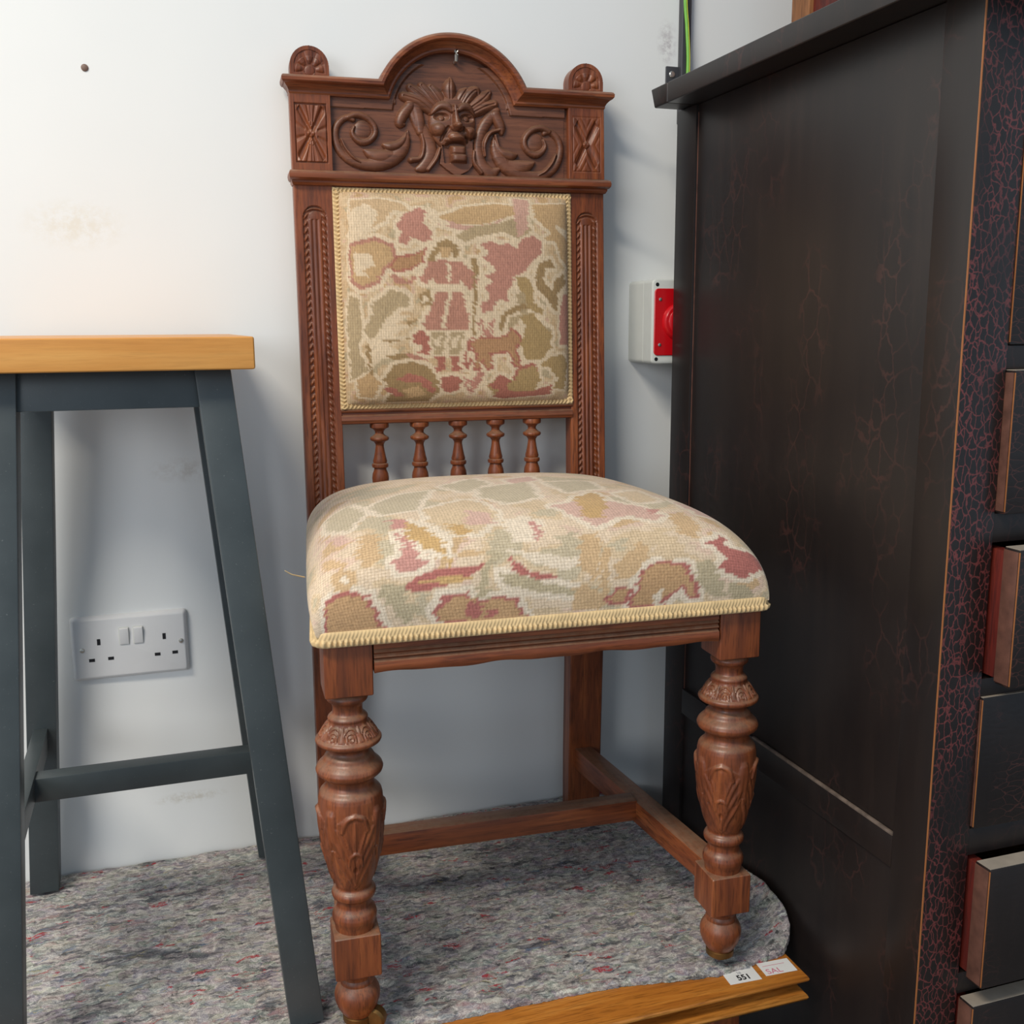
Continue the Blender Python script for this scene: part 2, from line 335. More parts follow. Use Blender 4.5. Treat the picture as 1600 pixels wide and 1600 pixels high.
# ------------------------------------------------------------------ oak table the chair stands on
tb = thing('low_table', 'golden oak low table with double moulded top edge, under the grey blanket', 'table', (.06, -.26, 0))
BASE['low_table'] = (.06, -.26, -Z0)
XL, XR, YF, YB = -.60, .661, -.51, -.012
def edge_loop(ins, z): return [(XL+ins, YB, z), (XL+ins, YF+ins, z), (XR-ins, YF+ins, z), (XR-ins, YB, z)]
m = M()
prof_t = [(.0035, 0), (.0012, -.0012), (0, -.0035), (.0005, -.006), (.003, -.0085), (.009, -.0095), (.016, -.012), (.0185, -.0155), (.017, -.019), (.010, -.0215), (.004, -.0225), (.001, -.0245), (0, -.027), (.001, -.030), (.005, -.032), (.012, -.0335)]
m.rows([edge_loop(i, z) for i, z in prof_t], closed=True, caps=True)
m.build('table_top', GOLD[0], tb, sharp=50)
m = M().box(XL+.06, XR-.062, YF+.045, YF+.065, -.13, -.033, .002); m.build('apron', OAK[0], tb)
m = M().box(XL+.05, XR-.05, YB-.03, YB-.012, -.13, -.033, .002); m.build('apron', GOLD[0], tb)
for x in (XL+.06, XR-.080): M().box(x, x+.018, YF+.065, YB-.03, -.13, -.033, .002).build('apron', OAK[1], tb)
for x in (XL+.09, XR-.09):
    for y in (YF+.068, YB-.035):
        M().hexa(rect_pts(x-.018, x+.018, y-.018, y+.018, -Z0), rect_pts(x-.026, x+.026, y-.024, y+.022, -.034), .003).build('leg', OAK[2], tb)

# ------------------------------------------------------------------ felt blanket over the table
random.seed(4); np.random.seed(4)
front = [(-.595, -.43), (-.3, -.442), (.0, -.447), (.18, -.4473), (.207, -.448), (.248, -.4532), (.342, -.4547), (.44, -.4584), (.506, -.469), (.567, -.477), (.622, -.4705), (.652, -.467), (.670, -.4540), (.6785, -.437), (.6800, -.418)]
fp = catmull(front, 300); fp = fp[np.argsort(fp[:, 0], kind='stable')]
curl = lambda y: float(np.interp(y, [-.48, -.455, -.4235, -.381, -.337, -.25, -.10, 0], [.004, .016, .032, .038, .032, .013, .003, .001]))   # right edge turned up against the chest
NX, NY = 400, 150
us = np.linspace(0, 1, NX); Xb = np.zeros((NY, NX)); Yb = Xb.copy(); Zb = Xb.copy()
xs = -.595+(.6800+.595)*np.sin(us*np.pi/2)**.9
yf = np.interp(xs, fp[:, 0], fp[:, 1])
for i in range(NX):
    x = xs[i]; y0 = yf[i]+.0022*noise.noise((x*90, 0, 3))+.0016*noise.noise((x*260, 4, 3)); y1 = -.006
    for j, v in enumerate(np.linspace(0, 1, NY)):
        y = y0+(y1-y0)*v
        z = .0080+.0018*noise.noise((x*26, y*26, 0))+.0012*noise.noise((x*90, y*90, 7))+.0005*noise.noise((x*300, y*300, 5))
        if x > .602: z += curl(y)*min(1, (x-.602)/.078)**1.8
        ed = min(y-y0, max(0., .680-x)*1.6)
        if ed < .006: z -= .0030*(1-ed/.006)**2
        Xb[j, i], Yb[j, i], Zb[j, i] = min(x+.0012*noise.noise((y*150, 9, 1))*max(0, (x-.6)/.08), .6812), min(y, -.004), min(max(z, .0045), .0112 if x < .602 else 1)
m = M(); m.grid(Xb, Yb, Zb)
ring = [(0, i) for i in range(NX)]+[(j, NX-1) for j in range(1, NY)]+[(NY-1, i) for i in range(NX-2, -1, -1)]+[(j, 0) for j in range(NY-2, 0, -1)]
Lb = np.maximum(.0005, Zb-.0085)
m.rows([[(Xb[a], Yb[a], Zb[a]) for a in ring], [(Xb[a], Yb[a], Lb[a]) for a in ring]], closed=True)
m.grid(Xb[:, ::-1], Yb[:, ::-1], Lb[:, ::-1])
bl = m.build('felt_blanket', FELT, sharp=180); bl.location.z = Z0
tag(bl, 'grey flecked recycled felt blanket spread over the oak table under the chair and stool', 'blanket')

# ------------------------------------------------------------------ carved oak dining chair
CH = thing('dining_chair', 'carved oak side chair with tapestry seat, padded back and grotesque mask crest', 'chair', (.3605, -.4552, Z0+.012), -.0517)
BASE['dining_chair'] = (0, 0, .012)
def yf_(z): return .386+.048*(z-.45)                       # front plane of the raked back

# rear legs that run up into the back stiles, with a carved front face
for s in (-1, 1):
    xo, xi = (-.2093, -.1590) if s < 0 else (.1590, .2093)
    path = [(.012, .399, .028), (.10, .397, .030), (.22, .392, .031), (.35, .386, .032), (.45, yf_(.45)+.003, .027), (.60, yf_(.6)+.003, .0235), (.80, yf_(.8)+.003, .021), (1.03, yf_(1.03)+.003, .019)]
    m = M(); b = .0015; R = []
    for z, y, th in path:
        R.append([(xo+b, y, z), (xi-b, y, z), (xi, y+b, z), (xi, y+th-b, z), (xi-b, y+th, z), (xo+b, y+th, z), (xo, y+th-b, z), (xo, y+b, z)])
    m.rows(R, closed=True, caps=True); leg = m.build('rear_leg', OAK[2], CH)
    # carved flute: reeds in the middle, leaf edged border, round head
    xx = np.linspace(xo, xi, 64); zz = np.linspace(.47, .9135, 560); X, Z = np.meshgrid(xx, zz)
    xc = (xo+xi)/2; u = np.abs(X-xc); top = .872
    r = np.where(Z > top, np.hypot(X-xc, Z-top), u)
    H = np.full_like(X, .003)
    inside = r < .0150
    ph = (Z*s+.0) / .0085
    edge = np.exp(-((r-.0118)/.0026)**2)*(.0016+.0016*np.cos(2*np.pi*(Z/.0092+(r-.0118)*95)))
    reed = .0006+.0017*np.abs(np.cos(np.pi*u/.0058))**.7
    Hin = np.where(r < .0088, np.where(Z < top-.002, reed, .0012+.0012*np.cos(r/.0088*np.pi/2)), edge)
    H = np.where(inside, Hin-.0004, H)
    H[:, 0] = H[:, -1] = -.001; H[0, :] = H[-1, :] = 0
    M().grid(X, yf_(Z)+.0030-H, Z).build('carved_front', OAK[2], leg, sharp=180)

# mouldings swept along the back; n = height over the path, p = forward projection
def sweep_mould(name, prof, paths, parent=CH):
    R = [[(x, (yb if back else yf_(z)-p), z) for x, z, back, yb in paths(n, p)] for n, p in prof]
    m = M(); m.rows(R); m.rows([R[-1], R[0]])
    return m.build(name, OAK[0], parent, sharp=40)
ZC = .9985; RI = .0862
def crest_path(n, p):
    z = 1.0225+n; xm = math.sqrt((RI+n)**2-(z-ZC)**2); a0 = math.asin((z-ZC)/(RI+n)); xe = .2085+max(0, p)*.62; yb = yf_(1.03)+.020
    pts = [(-xe, z, 1, yb), (-xe, z, 0, 0), (-xm, z, 0, 0)]
    for t in np.linspace(math.pi-a0, a0, 61)[1:-1]: pts.append(((RI+n)*math.cos(t), ZC+(RI+n)*math.sin(t), 0, 0))
    return pts+[(xm, z, 0, 0), (xe, z, 0, 0), (xe, z, 1, yb)]
cp = [(0, -.018), (0, .0015), (.0022, .0035), (.0045, .0035), (.0075, .006), (.0105, .0105), (.0115, .0115), (.0118, .0145), (.014, .0172), (.0175, .0178), (.0200, .016), (.0213, .013), (.0213, -.018)]
sweep_mould('crest_moulding', cp, crest_path)
def low_path(n, p):
    z = .9122+n; xe = .2085+max(0, p)*.42; yb = yf_(.92)+.020
    return [(-xe, z, 1, yb), (-xe, z, 0, 0), (xe, z, 0, 0), (xe, z, 1, yb)]
lp = [(0, -.018), (0, .004), (.003, .0075), (.0052, .0075), (.0057, .011), (.008, .0145), (.0115, .0155), (.0150, .0142), (.0172, .011), (.0185, .004), (.0190, -.018)]
sweep_mould('crest_base_moulding', lp, low_path)
# back board of the crest
m = M(); prof2 = [(-.16, .928), (.16, .928), (.16, 1.024), (.083, 1.024)]+[(.0868*math.cos(t), ZC+.0868*math.sin(t)) for t in np.linspace(.30, math.pi-.30, 40)]+[(-.083, 1.024), (-.16, 1.024)]
m.rows([[(x, yf_(z)+.0085, z) for x, z in prof2], [(x, yf_(z)+.020, z) for x, z in prof2]], closed=True, caps=True)
crest = m.build('crest_board', OAKC, CH)

# carving of the crest, laid out on a 1600 by 800 drafting grid
def to_local(X, Y):
    return (-.2377497+2.94277e-4*X-1.317e-5*Y+7.238e-9*X*Y, 1.1023687+1.986e-6*X-2.68094e-4*Y-1.5429e-8*X*Y)
gx, gy = np.meshgrid(np.linspace(272, 1338, 560), np.linspace(125, 650, 290))
LX, LZ = to_local(gx, gy)
inside = ((LZ < 1.0235) & (np.abs(LX) < .1585)) | (np.hypot(LX, LZ-ZC) < .0868)
A = lambda L, k=1/8.889/.35, ox=228.57, oy=285.71: [(ox+x*k, oy+y*k) for x, y in L]           # scroll sheet
B = lambda L, k=1/6.667/.35, ox=485.7, oy=57.14: [(ox+x*k, oy+y*k) for x, y in L]              # mask sheet
ka, kb = 1/8.889/.35, 1/6.667/.35
mirror = lambda L: [(1622-x, y+10) for x, y in L]
ground = .0006*np.ones_like(gx)
rim = np.hypot(LX, LZ-ZC)
sm = lambda v: np.clip(v, 0, 1)**2*(3-2*np.clip(v, 0, 1))
ground += np.maximum(.0034*sm((rim-.0780)/.003)*(LZ > ZC+.012), .0026*sm((LZ-1.0172)/.0020)*(np.abs(LX) > .0745))
ground += .00035*np.sin(gx*.9)*np.sin(gy*.8+gx*.2)*.5
scroll_h = np.zeros_like(gx)
S = [([(470, 330), (380, 300), (280, 380), (230, 500), (240, 640), (310, 790), (440, 900), (620, 950), (820, 930), (1000, 840), (1130, 710), (1195, 560), (1210, 430)], [30, 38, 42, 42, 46, 52, 58, 66, 84, 92, 80, 48, 10], .0082),
     ([(400, 300), (520, 255), (660, 300), (755, 410), (760, 520), (690, 610), (590, 640), (500, 590), (455, 510), (480, 430)], [36, 40, 40, 38, 38, 38, 42, 34, 26, 20], .0075),
     ([(630, 755), (720, 800), (840, 830), (980, 800)], [26, 66, 92, 70], .0092),
     ([(885, 660), (970, 680), (1070, 650), (1150, 570), (1190, 470)], [28, 60, 58, 38, 12], .0098),
     ([(310, 620), (365, 740), (460, 860), (560, 930)], [16, 22, 24, 16], .0100)]
for pts, rr, h in S:
    P = A(pts); q = [r*ka*1.22 for r in rr]
    for PP in (P, mirror(P)): scroll_h = np.maximum(scroll_h, stroke(gx, gy, PP, q, h))
for side in (A([(600, 460)]), mirror(A([(600, 460)]))): scroll_h = np.maximum(scroll_h, blob(gx, gy, *side[0], 130*ka, 140*ka, .0040))
leaf_h = np.zeros_like(gx)
Lf = [([(310, 560), (390, 620), (425, 740), (440, 860)], [30, 55, 60, 50], .0075), ([(330, 600), (255, 700), (225, 790), (270, 800)], [60, 62, 50, 20], .0085),
      ([(360, 650), (430, 800), (520, 950), (545, 1090), (480, 1220), (410, 1260)], [60, 66, 70, 72, 66, 30], .0062), ([(450, 900), (470, 1010), (440, 1140), (340, 1170)], [22, 26, 26, 34], .0090),
      ([(640, 1030), (600, 1140), (520, 1260)], [20, 28, 24], .0085),
      ([(1240, 600), (1140, 720), (1070, 860), (1050, 1020), (1090, 1170), (1180, 1260), (1270, 1210)], [50, 62, 56, 52, 62, 66, 26], .0066), ([(1230, 640), (1290, 760), (1300, 830)], [60, 54, 26], .0085),
      ([(1270, 800), (1170, 840), (1110, 960), (1120, 1080)], [20, 26, 26, 16], .0090), ([(1000, 1040), (1000, 1150), (1080, 1260)], [20, 26, 26], .0078),
      ([(1230, 860), (1270, 1000), (1340, 1120)], [20, 24, 24], .0075)]
for pts, rr, h in Lf: leaf_h = np.maximum(leaf_h, stroke(gx, gy, B(pts), [r*kb for r in rr], h))
crown = [([(750, 285), (740, 400), (750, 540)], [18, 78, 44], .0092), ([(690, 580), (610, 470), (545, 385)], [50, 70, 36], .0074), ([(640, 600), (540, 490), (450, 380)], [56, 78, 44], .0080),
         ([(600, 620), (470, 510), (335, 405)], [56, 84, 48], .0078), ([(560, 650), (420, 550), (265, 500)], [46, 74, 56], .0086), ([(820, 570), (880, 460), (920, 400)], [50, 70, 38], .0074),
         ([(860, 600), (950, 460), (1020, 400), (1045, 450)], [52, 76, 56, 26], .0084), ([(920, 620), (1080, 500), (1160, 415)], [50, 80, 40], .0076), ([(950, 660), (1110, 570), (1215, 530)], [46, 72, 56], .0084)]
for pts, rr, h in crown: leaf_h = np.maximum(leaf_h, stroke(gx, gy, B(pts), [r*kb for r in rr], h, ex=.75))
veins = np.zeros_like(gx)
for pts, rr, h in crown: veins = np.maximum(veins, stroke(gx, gy, B(pts), [12*kb]*len(pts), 1.0, ex=1))
leaf_h = leaf_h-np.where(leaf_h > .003, .0016*veins, 0)
def fb(cx, cy, rx, ry, h, ex=.5): (a, b), = B([(cx, cy)]); return blob(gx, gy, a, b, rx*kb, ry*kb, h, ex)
def fs(pts, rr, h, ex=.5): return stroke(gx, gy, B(pts), [r*kb for r in rr], h, ex=ex)
shield = np.where(inpoly(gx, gy, B([(665, 940), (640, 1190), (700, 1240), (820, 1320), (950, 1245), (985, 1195), (990, 930)])), .0042, 0)
face = np.maximum(fb(772, 750, 250, 300, .0115), shield)
face += fs([(540, 665), (620, 590), (700, 590), (748, 640)], [26, 44, 44, 24], .0064)+fs([(822, 630), (880, 585), (950, 590), (1010, 655)], [24, 44, 44, 24], .0064)
face += fs([(782, 590), (790, 690), (806, 790)], [26, 34, 52], .0115)+fb(812, 812, 76, 42, .0060)
face -= fb(648, 705, 84, 48, .0060, 1)+fb(918, 705, 78, 48, .0060, 1)
face += fb(645, 715, 36, 30, .0048)+fb(912, 712, 34, 30, .0048)
face += fb(608, 838, 82, 66, .0085)+fb(958, 856, 76, 62, .0085)
face -= fs([(720, 810), (672, 880), (650, 950)], [20, 22, 16], .0040, 1)+fs([(880, 810), (912, 880), (925, 950)], [20, 22, 16], .0040, 1)
face += fb(806, 905, 92, 50, .0066)+fs([(700, 940), (800, 925), (905, 935)], [18, 26, 18], .0030)
face -= fb(806, 985, 118, 36, .0090, 1)
face -= np.where(inpoly(gx, gy, B([(665, 990), (745, 990), (745, 1180), (690, 1180)])), .0035, 0)
def fbox(cx, cy, rx, ry, h):
    (a, b), = B([(cx, cy)]); return h*np.maximum(0, 1-(np.abs(gx-a)/(rx*kb))**4)**.5*np.maximum(0, 1-(np.abs(gy-b)/(ry*kb))**4)**.5
face = np.maximum(face, np.maximum(fbox(828, 1045, 86, 54, .0128), fbox(835, 1128, 92, 48, .0160)))
face[(face < .0012)] = 0
H = np.maximum(ground, 0)
yb = lambda Z: yf_(Z)+.0080
M().grid(LX, yb(LZ)-H, LZ, inside).build('carved_ground', OAKC, crest, sharp=180)
def relief(name, h, sel, thr=.0004):
    mk = inside & sel & (h > thr)
    hh = np.where(h > thr, h+.0006, -.0010)
    return M().grid(LX, yb(LZ)-hh, LZ, mk).build(name, OAKC, crest, sharp=180)
mid = 808
relief('scroll', scroll_h, gx < mid); relief('scroll', scroll_h, gx > mid)
relief('acanthus_leaves', leaf_h, gx > 0)
mk = relief('mask', face, gx > 0, .001)
mk['label'] = 'grotesque grinning mask with protruding chin'
hook = M(); hook.tube([(.0050, yf_(1.08)+.006, 1.0865), (.0050, yf_(1.08)-.006, 1.0855), (.0052, yf_(1.08)-.007, 1.0800), (.0052, yf_(1.08)-.005, 1.0745), (.0052, yf_(1.08)+.006, 1.0735)], [.0020, .0023, .0026, .0024, .002], 10)
ho = hook.build('hook', STEEL, crest); ho['label'] = 'pale metal picture hook'

# corner blocks with leaf squares, and fan finials
for s in (-1, 1):
    x0, x1 = (-.2098, -.1588) if s < 0 else (.1588, .2098); xc = (x0+x1)/2
    m = M(); zs = [.9305, 1.0235]
    m.hexa([(x0, yf_(zs[0])+.001, zs[0]), (x1, yf_(zs[0])+.001, zs[0]), (x1, yf_(zs[0])+.019, zs[0]), (x0, yf_(zs[0])+.019, zs[0])], [(x0, yf_(zs[1])+.001, zs[1]), (x1, yf_(zs[1])+.001, zs[1]), (x1, yf_(zs[1])+.019, zs[1]), (x0, yf_(zs[1])+.019, zs[1])], 0)
    blk = m.build('corner_block', OAK[2], CH)
    X, Z = np.meshgrid(np.linspace(x0, x1, 110), np.linspace(.9305, 1.0235, 200)); u = (X-xc)/.0200; w = (Z-.976)/.0365
    H = np.full_like(X, .0032); ins = (np.abs(u) < 1) & (np.abs(w) < 1)
    if s < 0:
        d = np.hypot(u, w*1.0); ang = np.arctan2(w, u)
        h = .0036-.0034*np.exp(-((np.abs(u)*.9-np.abs(w)*.80)/.13)**2)*(d < 1.15)-.0016*np.abs(np.sin(6*ang+.3))**6*(d > .40)-.0012*(np.abs(u) < .05)*(np.abs(w) > .25)
    else:
        h = .0036-.0040*np.exp(-((np.abs(u)*.86-np.abs(w)*.80)/(.17-.05*np.abs(w)))**2)*(np.hypot(u, w) < 1.05)-.0006*np.abs(np.sin(8*(np.abs(u)-np.abs(w))+3))**5
    h += blob(X, Z, xc, .976, .0042, .0050, .0030)
    ed = np.maximum(np.abs(u), np.abs(w)); h = np.where(ed > .94, .0002 if s < 0 else .0028, h)
    H = np.where(ins, h, H); H[:, 0] = H[:, -1] = -.001; H[0, :] = H[-1, :] = -.001
    M().grid(X, yf_(Z)+.0010-H, Z).build('leaf_carving', OAK[2], blk, sharp=180)
    fx = -.1836 if s < 0 else .1832; W = .0242; zt = 1.0805-W
    outl = [(fx-W, 1.043)]+[(fx+W*math.cos(t), zt+W*math.sin(t)) for t in np.linspace(math.pi, 0, 33)]+[(fx+W, 1.043)]
    m = M(); y0 = yf_(1.05)-.0045; y1 = yf_(1.05)+.020
    sc = lambda k: [(fx+(x-fx)*k, (z-1.043)*(1-(1-k)*.7)+1.043) for x, z in outl]
    m.rows([[(x, y0+.0014, z) for x, z in outl], [(x, y1, z) for x, z in outl]], closed=True, caps=True)
    fin = m.build('finial', OAK[2], CH)
    X, Z = np.meshgrid(np.linspace(fx-W, fx+W, 120), np.linspace(1.0435, 1.0805, 100)); zc = 1.0510
    r = np.hypot(X-fx, Z-zc); a = np.arctan2(Z-zc, X-fx); rr = np.where(Z > zt, np.hypot(X-fx, Z-zt), np.abs(X-fx))
    H = np.full_like(X, .0015)
    fan = (rr < .0192) & (Z > zc-.003)
    pet = np.abs(np.cos(4.5*(a-np.pi/2)))**.6*np.clip((r-.004)/.008, 0, 1)*np.where(r > .0170, .6, 1)
    H = np.where(fan, -.0010+.0030*pet, H); H = np.where(r < .0064, .0018*np.sqrt(np.maximum(0, 1-(r/.0068)**2)), H)
    H = np.where((r > .0064) & (r < .0076) & (Z > zc), -.001, H)
    mkk = rr < W*.985
    M().grid(X, y0+.0014-H, Z, mkk).build('fan_carving', OAK[2], fin, sharp=180)

# rails of the back
m = M().box(-.160, .160, yf_(.9)+.002, yf_(.9)+.018, .893, .913, .001); m.build('back_top_rail', OAK[0], CH)
rp = [(.6275, .016), (.6275, .000), (.6255, -.0018), (.6235, -.0012), (.6222, .0015), (.6195, .0015), (.6180, -.001), (.6125, -.003), (.6085, -.0015), (.6072, .001), (.6072, .016)]
M().rows([[(x, yf_(z)+d, z) for z, d in rp] for x in (-.1605, .1605)], closed=True, caps=True).build('back_lower_rail', OAK[0], CH, sharp=35)
# five turned spindles
sp = [(.0125, .6075), (.0130, .6045), (.0125, .6015), (.0085, .5995), (.0058, .5965), (.0056, .5935), (.0080, .5910), (.0122, .5885), (.0128, .5865), (.0118, .5843), (.0078, .5825), (.0056, .5790), (.0055, .5760), (.0066, .5690), (.0082, .5610), (.0096, .5560), (.0088, .5535), (.0108, .5525), (.0112, .5500), (.0105, .5478), (.0082, .5468), (.0086, .5440), (.0106, .5390), (.0114, .5330), (.0108, .5260), (.0085, .5210), (.0075, .5150), (.0090, .5000), (.0090, .4800)]
for x in (-.1098, -.0553, -.0019, .0513, .1038):
    M().lathe(sp, 28, (x, yf_(.56)+.011, 0)).build('spindle', OAK[2], CH, sharp=38)

# padded tapestry back
SRGB = {'C': (228, 204, 164), 'T': (200, 164, 114), 'O': (178, 148, 96), 'P': (192, 136, 112), 'R': (178, 112, 90), 'G': (184, 160, 118), 'B': (184, 140, 96), 'D': (164, 134, 88), 'K': (188, 134, 108), 'Y': (206, 168, 108), 'T2': (208, 176, 130), 'P2': (206, 162, 136), 'P3': (214, 178, 144), 'G2': (192, 172, 132), '0': (216, 188, 144)}  # pad tones darkened: shade of the upright back is in the colour
PAD = [('T2', [(290, 140), (420, 130), (520, 150), (560, 190), (480, 180), (440, 230), (390, 260), (300, 300)]), ('C', [(300, 180), (360, 150), (420, 200), (380, 260), (330, 300), (400, 290), (420, 310), (320, 340), (280, 300)]),
 ('P', [(490, 250), (540, 190), (600, 165), (630, 190), (610, 235), (650, 270), (655, 310), (610, 320), (560, 300), (540, 340), (500, 320), (520, 280)]), ('T', [(680, 210), (800, 160), (950, 140), (1040, 150), (1040, 190), (960, 215), (880, 240), (780, 240), (700, 235)]),
 ('P2', [(640, 180), (700, 215), (800, 245), (900, 240), (1000, 205), (900, 260), (780, 265), (680, 240)]), ('G', [(760, 290), (830, 250), (960, 230), (1060, 200), (1120, 260), (1060, 300), (980, 270), (880, 290), (800, 320)]),
 ('C', [(630, 140), (680, 200), (740, 240), (700, 250), (640, 210)]), ('T', [(1120, 140), (1300, 130), (1310, 260), (1240, 230), (1230, 280), (1180, 240), (1140, 200)]), ('P2', [(1030, 110), (1110, 120), (1100, 250), (1050, 300), (1040, 200)]),
 ('K', [(285, 330), (400, 300), (480, 335), (500, 400), (445, 450), (420, 510), (340, 540), (295, 500)]), ('T', [(295, 345), (400, 318), (465, 345), (485, 400), (430, 440), (410, 495), (345, 520), (305, 490)]), ('C', [(310, 370), (390, 380), (400, 430), (340, 450), (380, 480), (310, 470)]),
 ('R', [(455, 440), (495, 385), (580, 372), (628, 342), (618, 412), (560, 448), (490, 460)]), ('B', [(465, 438), (502, 395), (580, 383), (616, 358), (608, 408), (558, 438), (492, 450)]), ('K', [(470, 470), (490, 468), (540, 498), (580, 470), (592, 474), (560, 512), (490, 507)]),
 ('P', [(870, 330), (930, 310), (960, 330), (1010, 320), (1040, 350), (1070, 300), (1130, 285), (1170, 310), (1165, 370), (1120, 410), (1090, 450), (1040, 470), (1030, 520), (1000, 540), (1010, 590), (960, 580), (940, 630), (890, 640), (875, 600), (920, 580), (900, 520), (940, 500), (900, 470), (950, 450), (920, 410), (890, 390), (920, 360)]),
 ('O', [(1050, 480), (1100, 470), (1130, 520), (1130, 590), (1190, 630), (1170, 650), (1110, 620), (1070, 570)]), ('G', [(1040, 560), (1080, 540), (1110, 650), (1180, 700), (1240, 720), (1200, 760), (1100, 700)]),
 ('D', [(1140, 470), (1160, 410), (1220, 390), (1240, 430), (1190, 430), (1180, 490), (1230, 540), (1240, 490), (1280, 455), (1310, 500), (1250, 550), (1260, 640), (1200, 580), (1150, 530)]), ('T', [(1180, 300), (1240, 310), (1270, 380), (1310, 430), (1310, 300), (1240, 250)]),
 ('P', [(1280, 560), (1330, 540), (1335, 800), (1280, 790), (1270, 700)]), ('G', [(390, 590), (440, 560), (460, 530), (540, 560), (560, 610), (500, 620), (450, 670), (420, 730), (380, 760), (350, 720), (390, 660)]),
 ('C', [(380, 800), (420, 720), (470, 660), (500, 620), (510, 650), (570, 650), (500, 690), (590, 690), (480, 740), (560, 750), (470, 790), (530, 830), (430, 850), (390, 890)]), ('D', [(360, 790), (380, 780), (385, 890), (400, 920), (380, 920)]), ('D', [(440, 765), (560, 755), (470, 775)]), ('D', [(450, 835), (560, 820), (590, 840), (480, 855)]), ('D', [(540, 680), (600, 668), (560, 700)]),
 ('G', [(285, 560), (330, 580), (350, 700), (330, 800), (370, 900), (300, 950), (285, 700)]), ('D', [(640, 380), (680, 320), (720, 305), (770, 335), (782, 385), (750, 392), (740, 350), (690, 350), (668, 405), (640, 405)]), ('T', [(685, 345), (738, 345), (745, 385), (700, 395)]),
 ('C', [(672, 390), (760, 388), (740, 405), (690, 408)]), ('K', [(640, 408), (700, 400), (790, 410), (850, 460), (872, 500), (830, 540), (790, 490), (770, 520), (680, 520), (655, 480), (630, 512), (596, 490)]), ('C', [(668, 512), (782, 512), (790, 535), (665, 538)]),
 ('K', [(670, 542), (785, 542), (832, 660), (830, 722), (720, 722), (635, 720), (618, 690), (650, 620)]), ('C', [(722, 415), (740, 415), (738, 500), (726, 500)]), ('C', [(726, 545), (742, 545), (722, 712), (700, 712)]),
 ('G', [(650, 725), (720, 725), (712, 830), (672, 830)]), ('G', [(738, 725), (805, 725), (790, 830), (742, 830)]), ('C', [(668, 760), (700, 740), (700, 790), (680, 800)]), ('C', [(750, 755), (785, 745), (775, 800), (752, 800)]),
 ('R', [(668, 838), (716, 838), (722, 895), (680, 915), (672, 890), (690, 880)]), ('R', [(735, 838), (788, 838), (780, 875), (800, 905), (742, 910), (752, 880)]), ('D', [(832, 400), (855, 388), (872, 440), (858, 480), (860, 742), (846, 742), (845, 480)]),
 ('D', [(588, 560), (640, 535), (655, 600), (610, 615)]), ('C', [(605, 570), (630, 560), (635, 590), (612, 595)]), ('R', [(566, 742), (610, 715), (645, 750), (650, 835), (600, 822), (620, 790), (580, 775)]), ('K', [(540, 820), (600, 835), (640, 860), (560, 850)]),
 ('R', [(832, 782), (878, 748), (960, 753), (1008, 738), (1030, 703), (1066, 735), (1092, 782), (1058, 806), (1078, 870), (1088, 897), (1046, 897), (1018, 828), (934, 838), (948, 897), (910, 912), (890, 860), (884, 907), (850, 907), (862, 830), (842, 812)]), ('B', [(844, 782), (882, 758), (960, 763), (1012, 748), (1032, 717), (1058, 742), (1080, 780), (1046, 798), (1066, 870), (1074, 888), (1054, 888), (1022, 815), (926, 828), (936, 887), (916, 901), (892, 848), (876, 898), (858, 898), (874, 828), (854, 810)]),
 ('P', [(868, 690), (892, 668), (912, 730), (930, 678), (954, 668), (934, 752), (900, 752)]), ('C', [(885, 690), (900, 735), (880, 740)]), ('C', [(940, 690), (930, 740), (920, 730)]), ('R', [(800, 870), (830, 760), (850, 745), (830, 830), (845, 870), (820, 905)]), ('C', [(815, 860), (832, 800), (826, 870)]),
 ('O', [(1080, 780), (1100, 700), (1070, 660), (1130, 640), (1190, 700), (1230, 740), (1230, 810), (1180, 860), (1100, 860)]), ('D', [(970, 710), (990, 640), (1080, 595), (1115, 620), (1090, 622), (1010, 655), (990, 730)]), ('G', [(1010, 700), (1030, 660), (1080, 650), (1060, 690), (1020, 720)]),
 ('D', [(440, 950), (480, 880), (560, 860), (630, 880), (680, 930), (700, 1000), (650, 1050), (450, 1050), (480, 1000)]), ('R', [(500, 940), (560, 915), (640, 940), (685, 1000), (660, 1010), (600, 955), (530, 955)]), ('T', [(530, 990), (600, 975), (640, 1020), (560, 1030)]), ('R', [(440, 985), (480, 975), (540, 1020), (500, 1025)]),
 ('R', [(700, 940), (750, 930), (800, 940), (790, 1000), (740, 1010), (710, 990)]), ('P', [(810, 930), (850, 960), (880, 910), (910, 920), (880, 980), (850, 1020), (820, 990)]), ('C', [(825, 950), (850, 985), (840, 1000)]),
 ('O', [(920, 980), (980, 930), (1040, 960), (1060, 900), (1140, 880), (1170, 920), (1180, 960), (1150, 1020), (1050, 1040), (960, 1030)]), ('R', [(930, 980), (980, 930), (1010, 940), (1035, 965), (1000, 1000), (960, 1000)]), ('R', [(960, 1035), (1000, 970), (1040, 1010), (1150, 1010), (1240, 980), (1240, 1030), (1000, 1045)]), ('R', [(1040, 960), (1060, 895), (1140, 875), (1170, 915), (1140, 890), (1075, 908), (1055, 955)]),
 ('O', [(1170, 890), (1220, 850), (1290, 840), (1320, 880), (1310, 1010), (1250, 1000), (1270, 950), (1220, 900)]), ('T', [(320, 950), (380, 910), (430, 960), (400, 1030), (340, 1020)])]
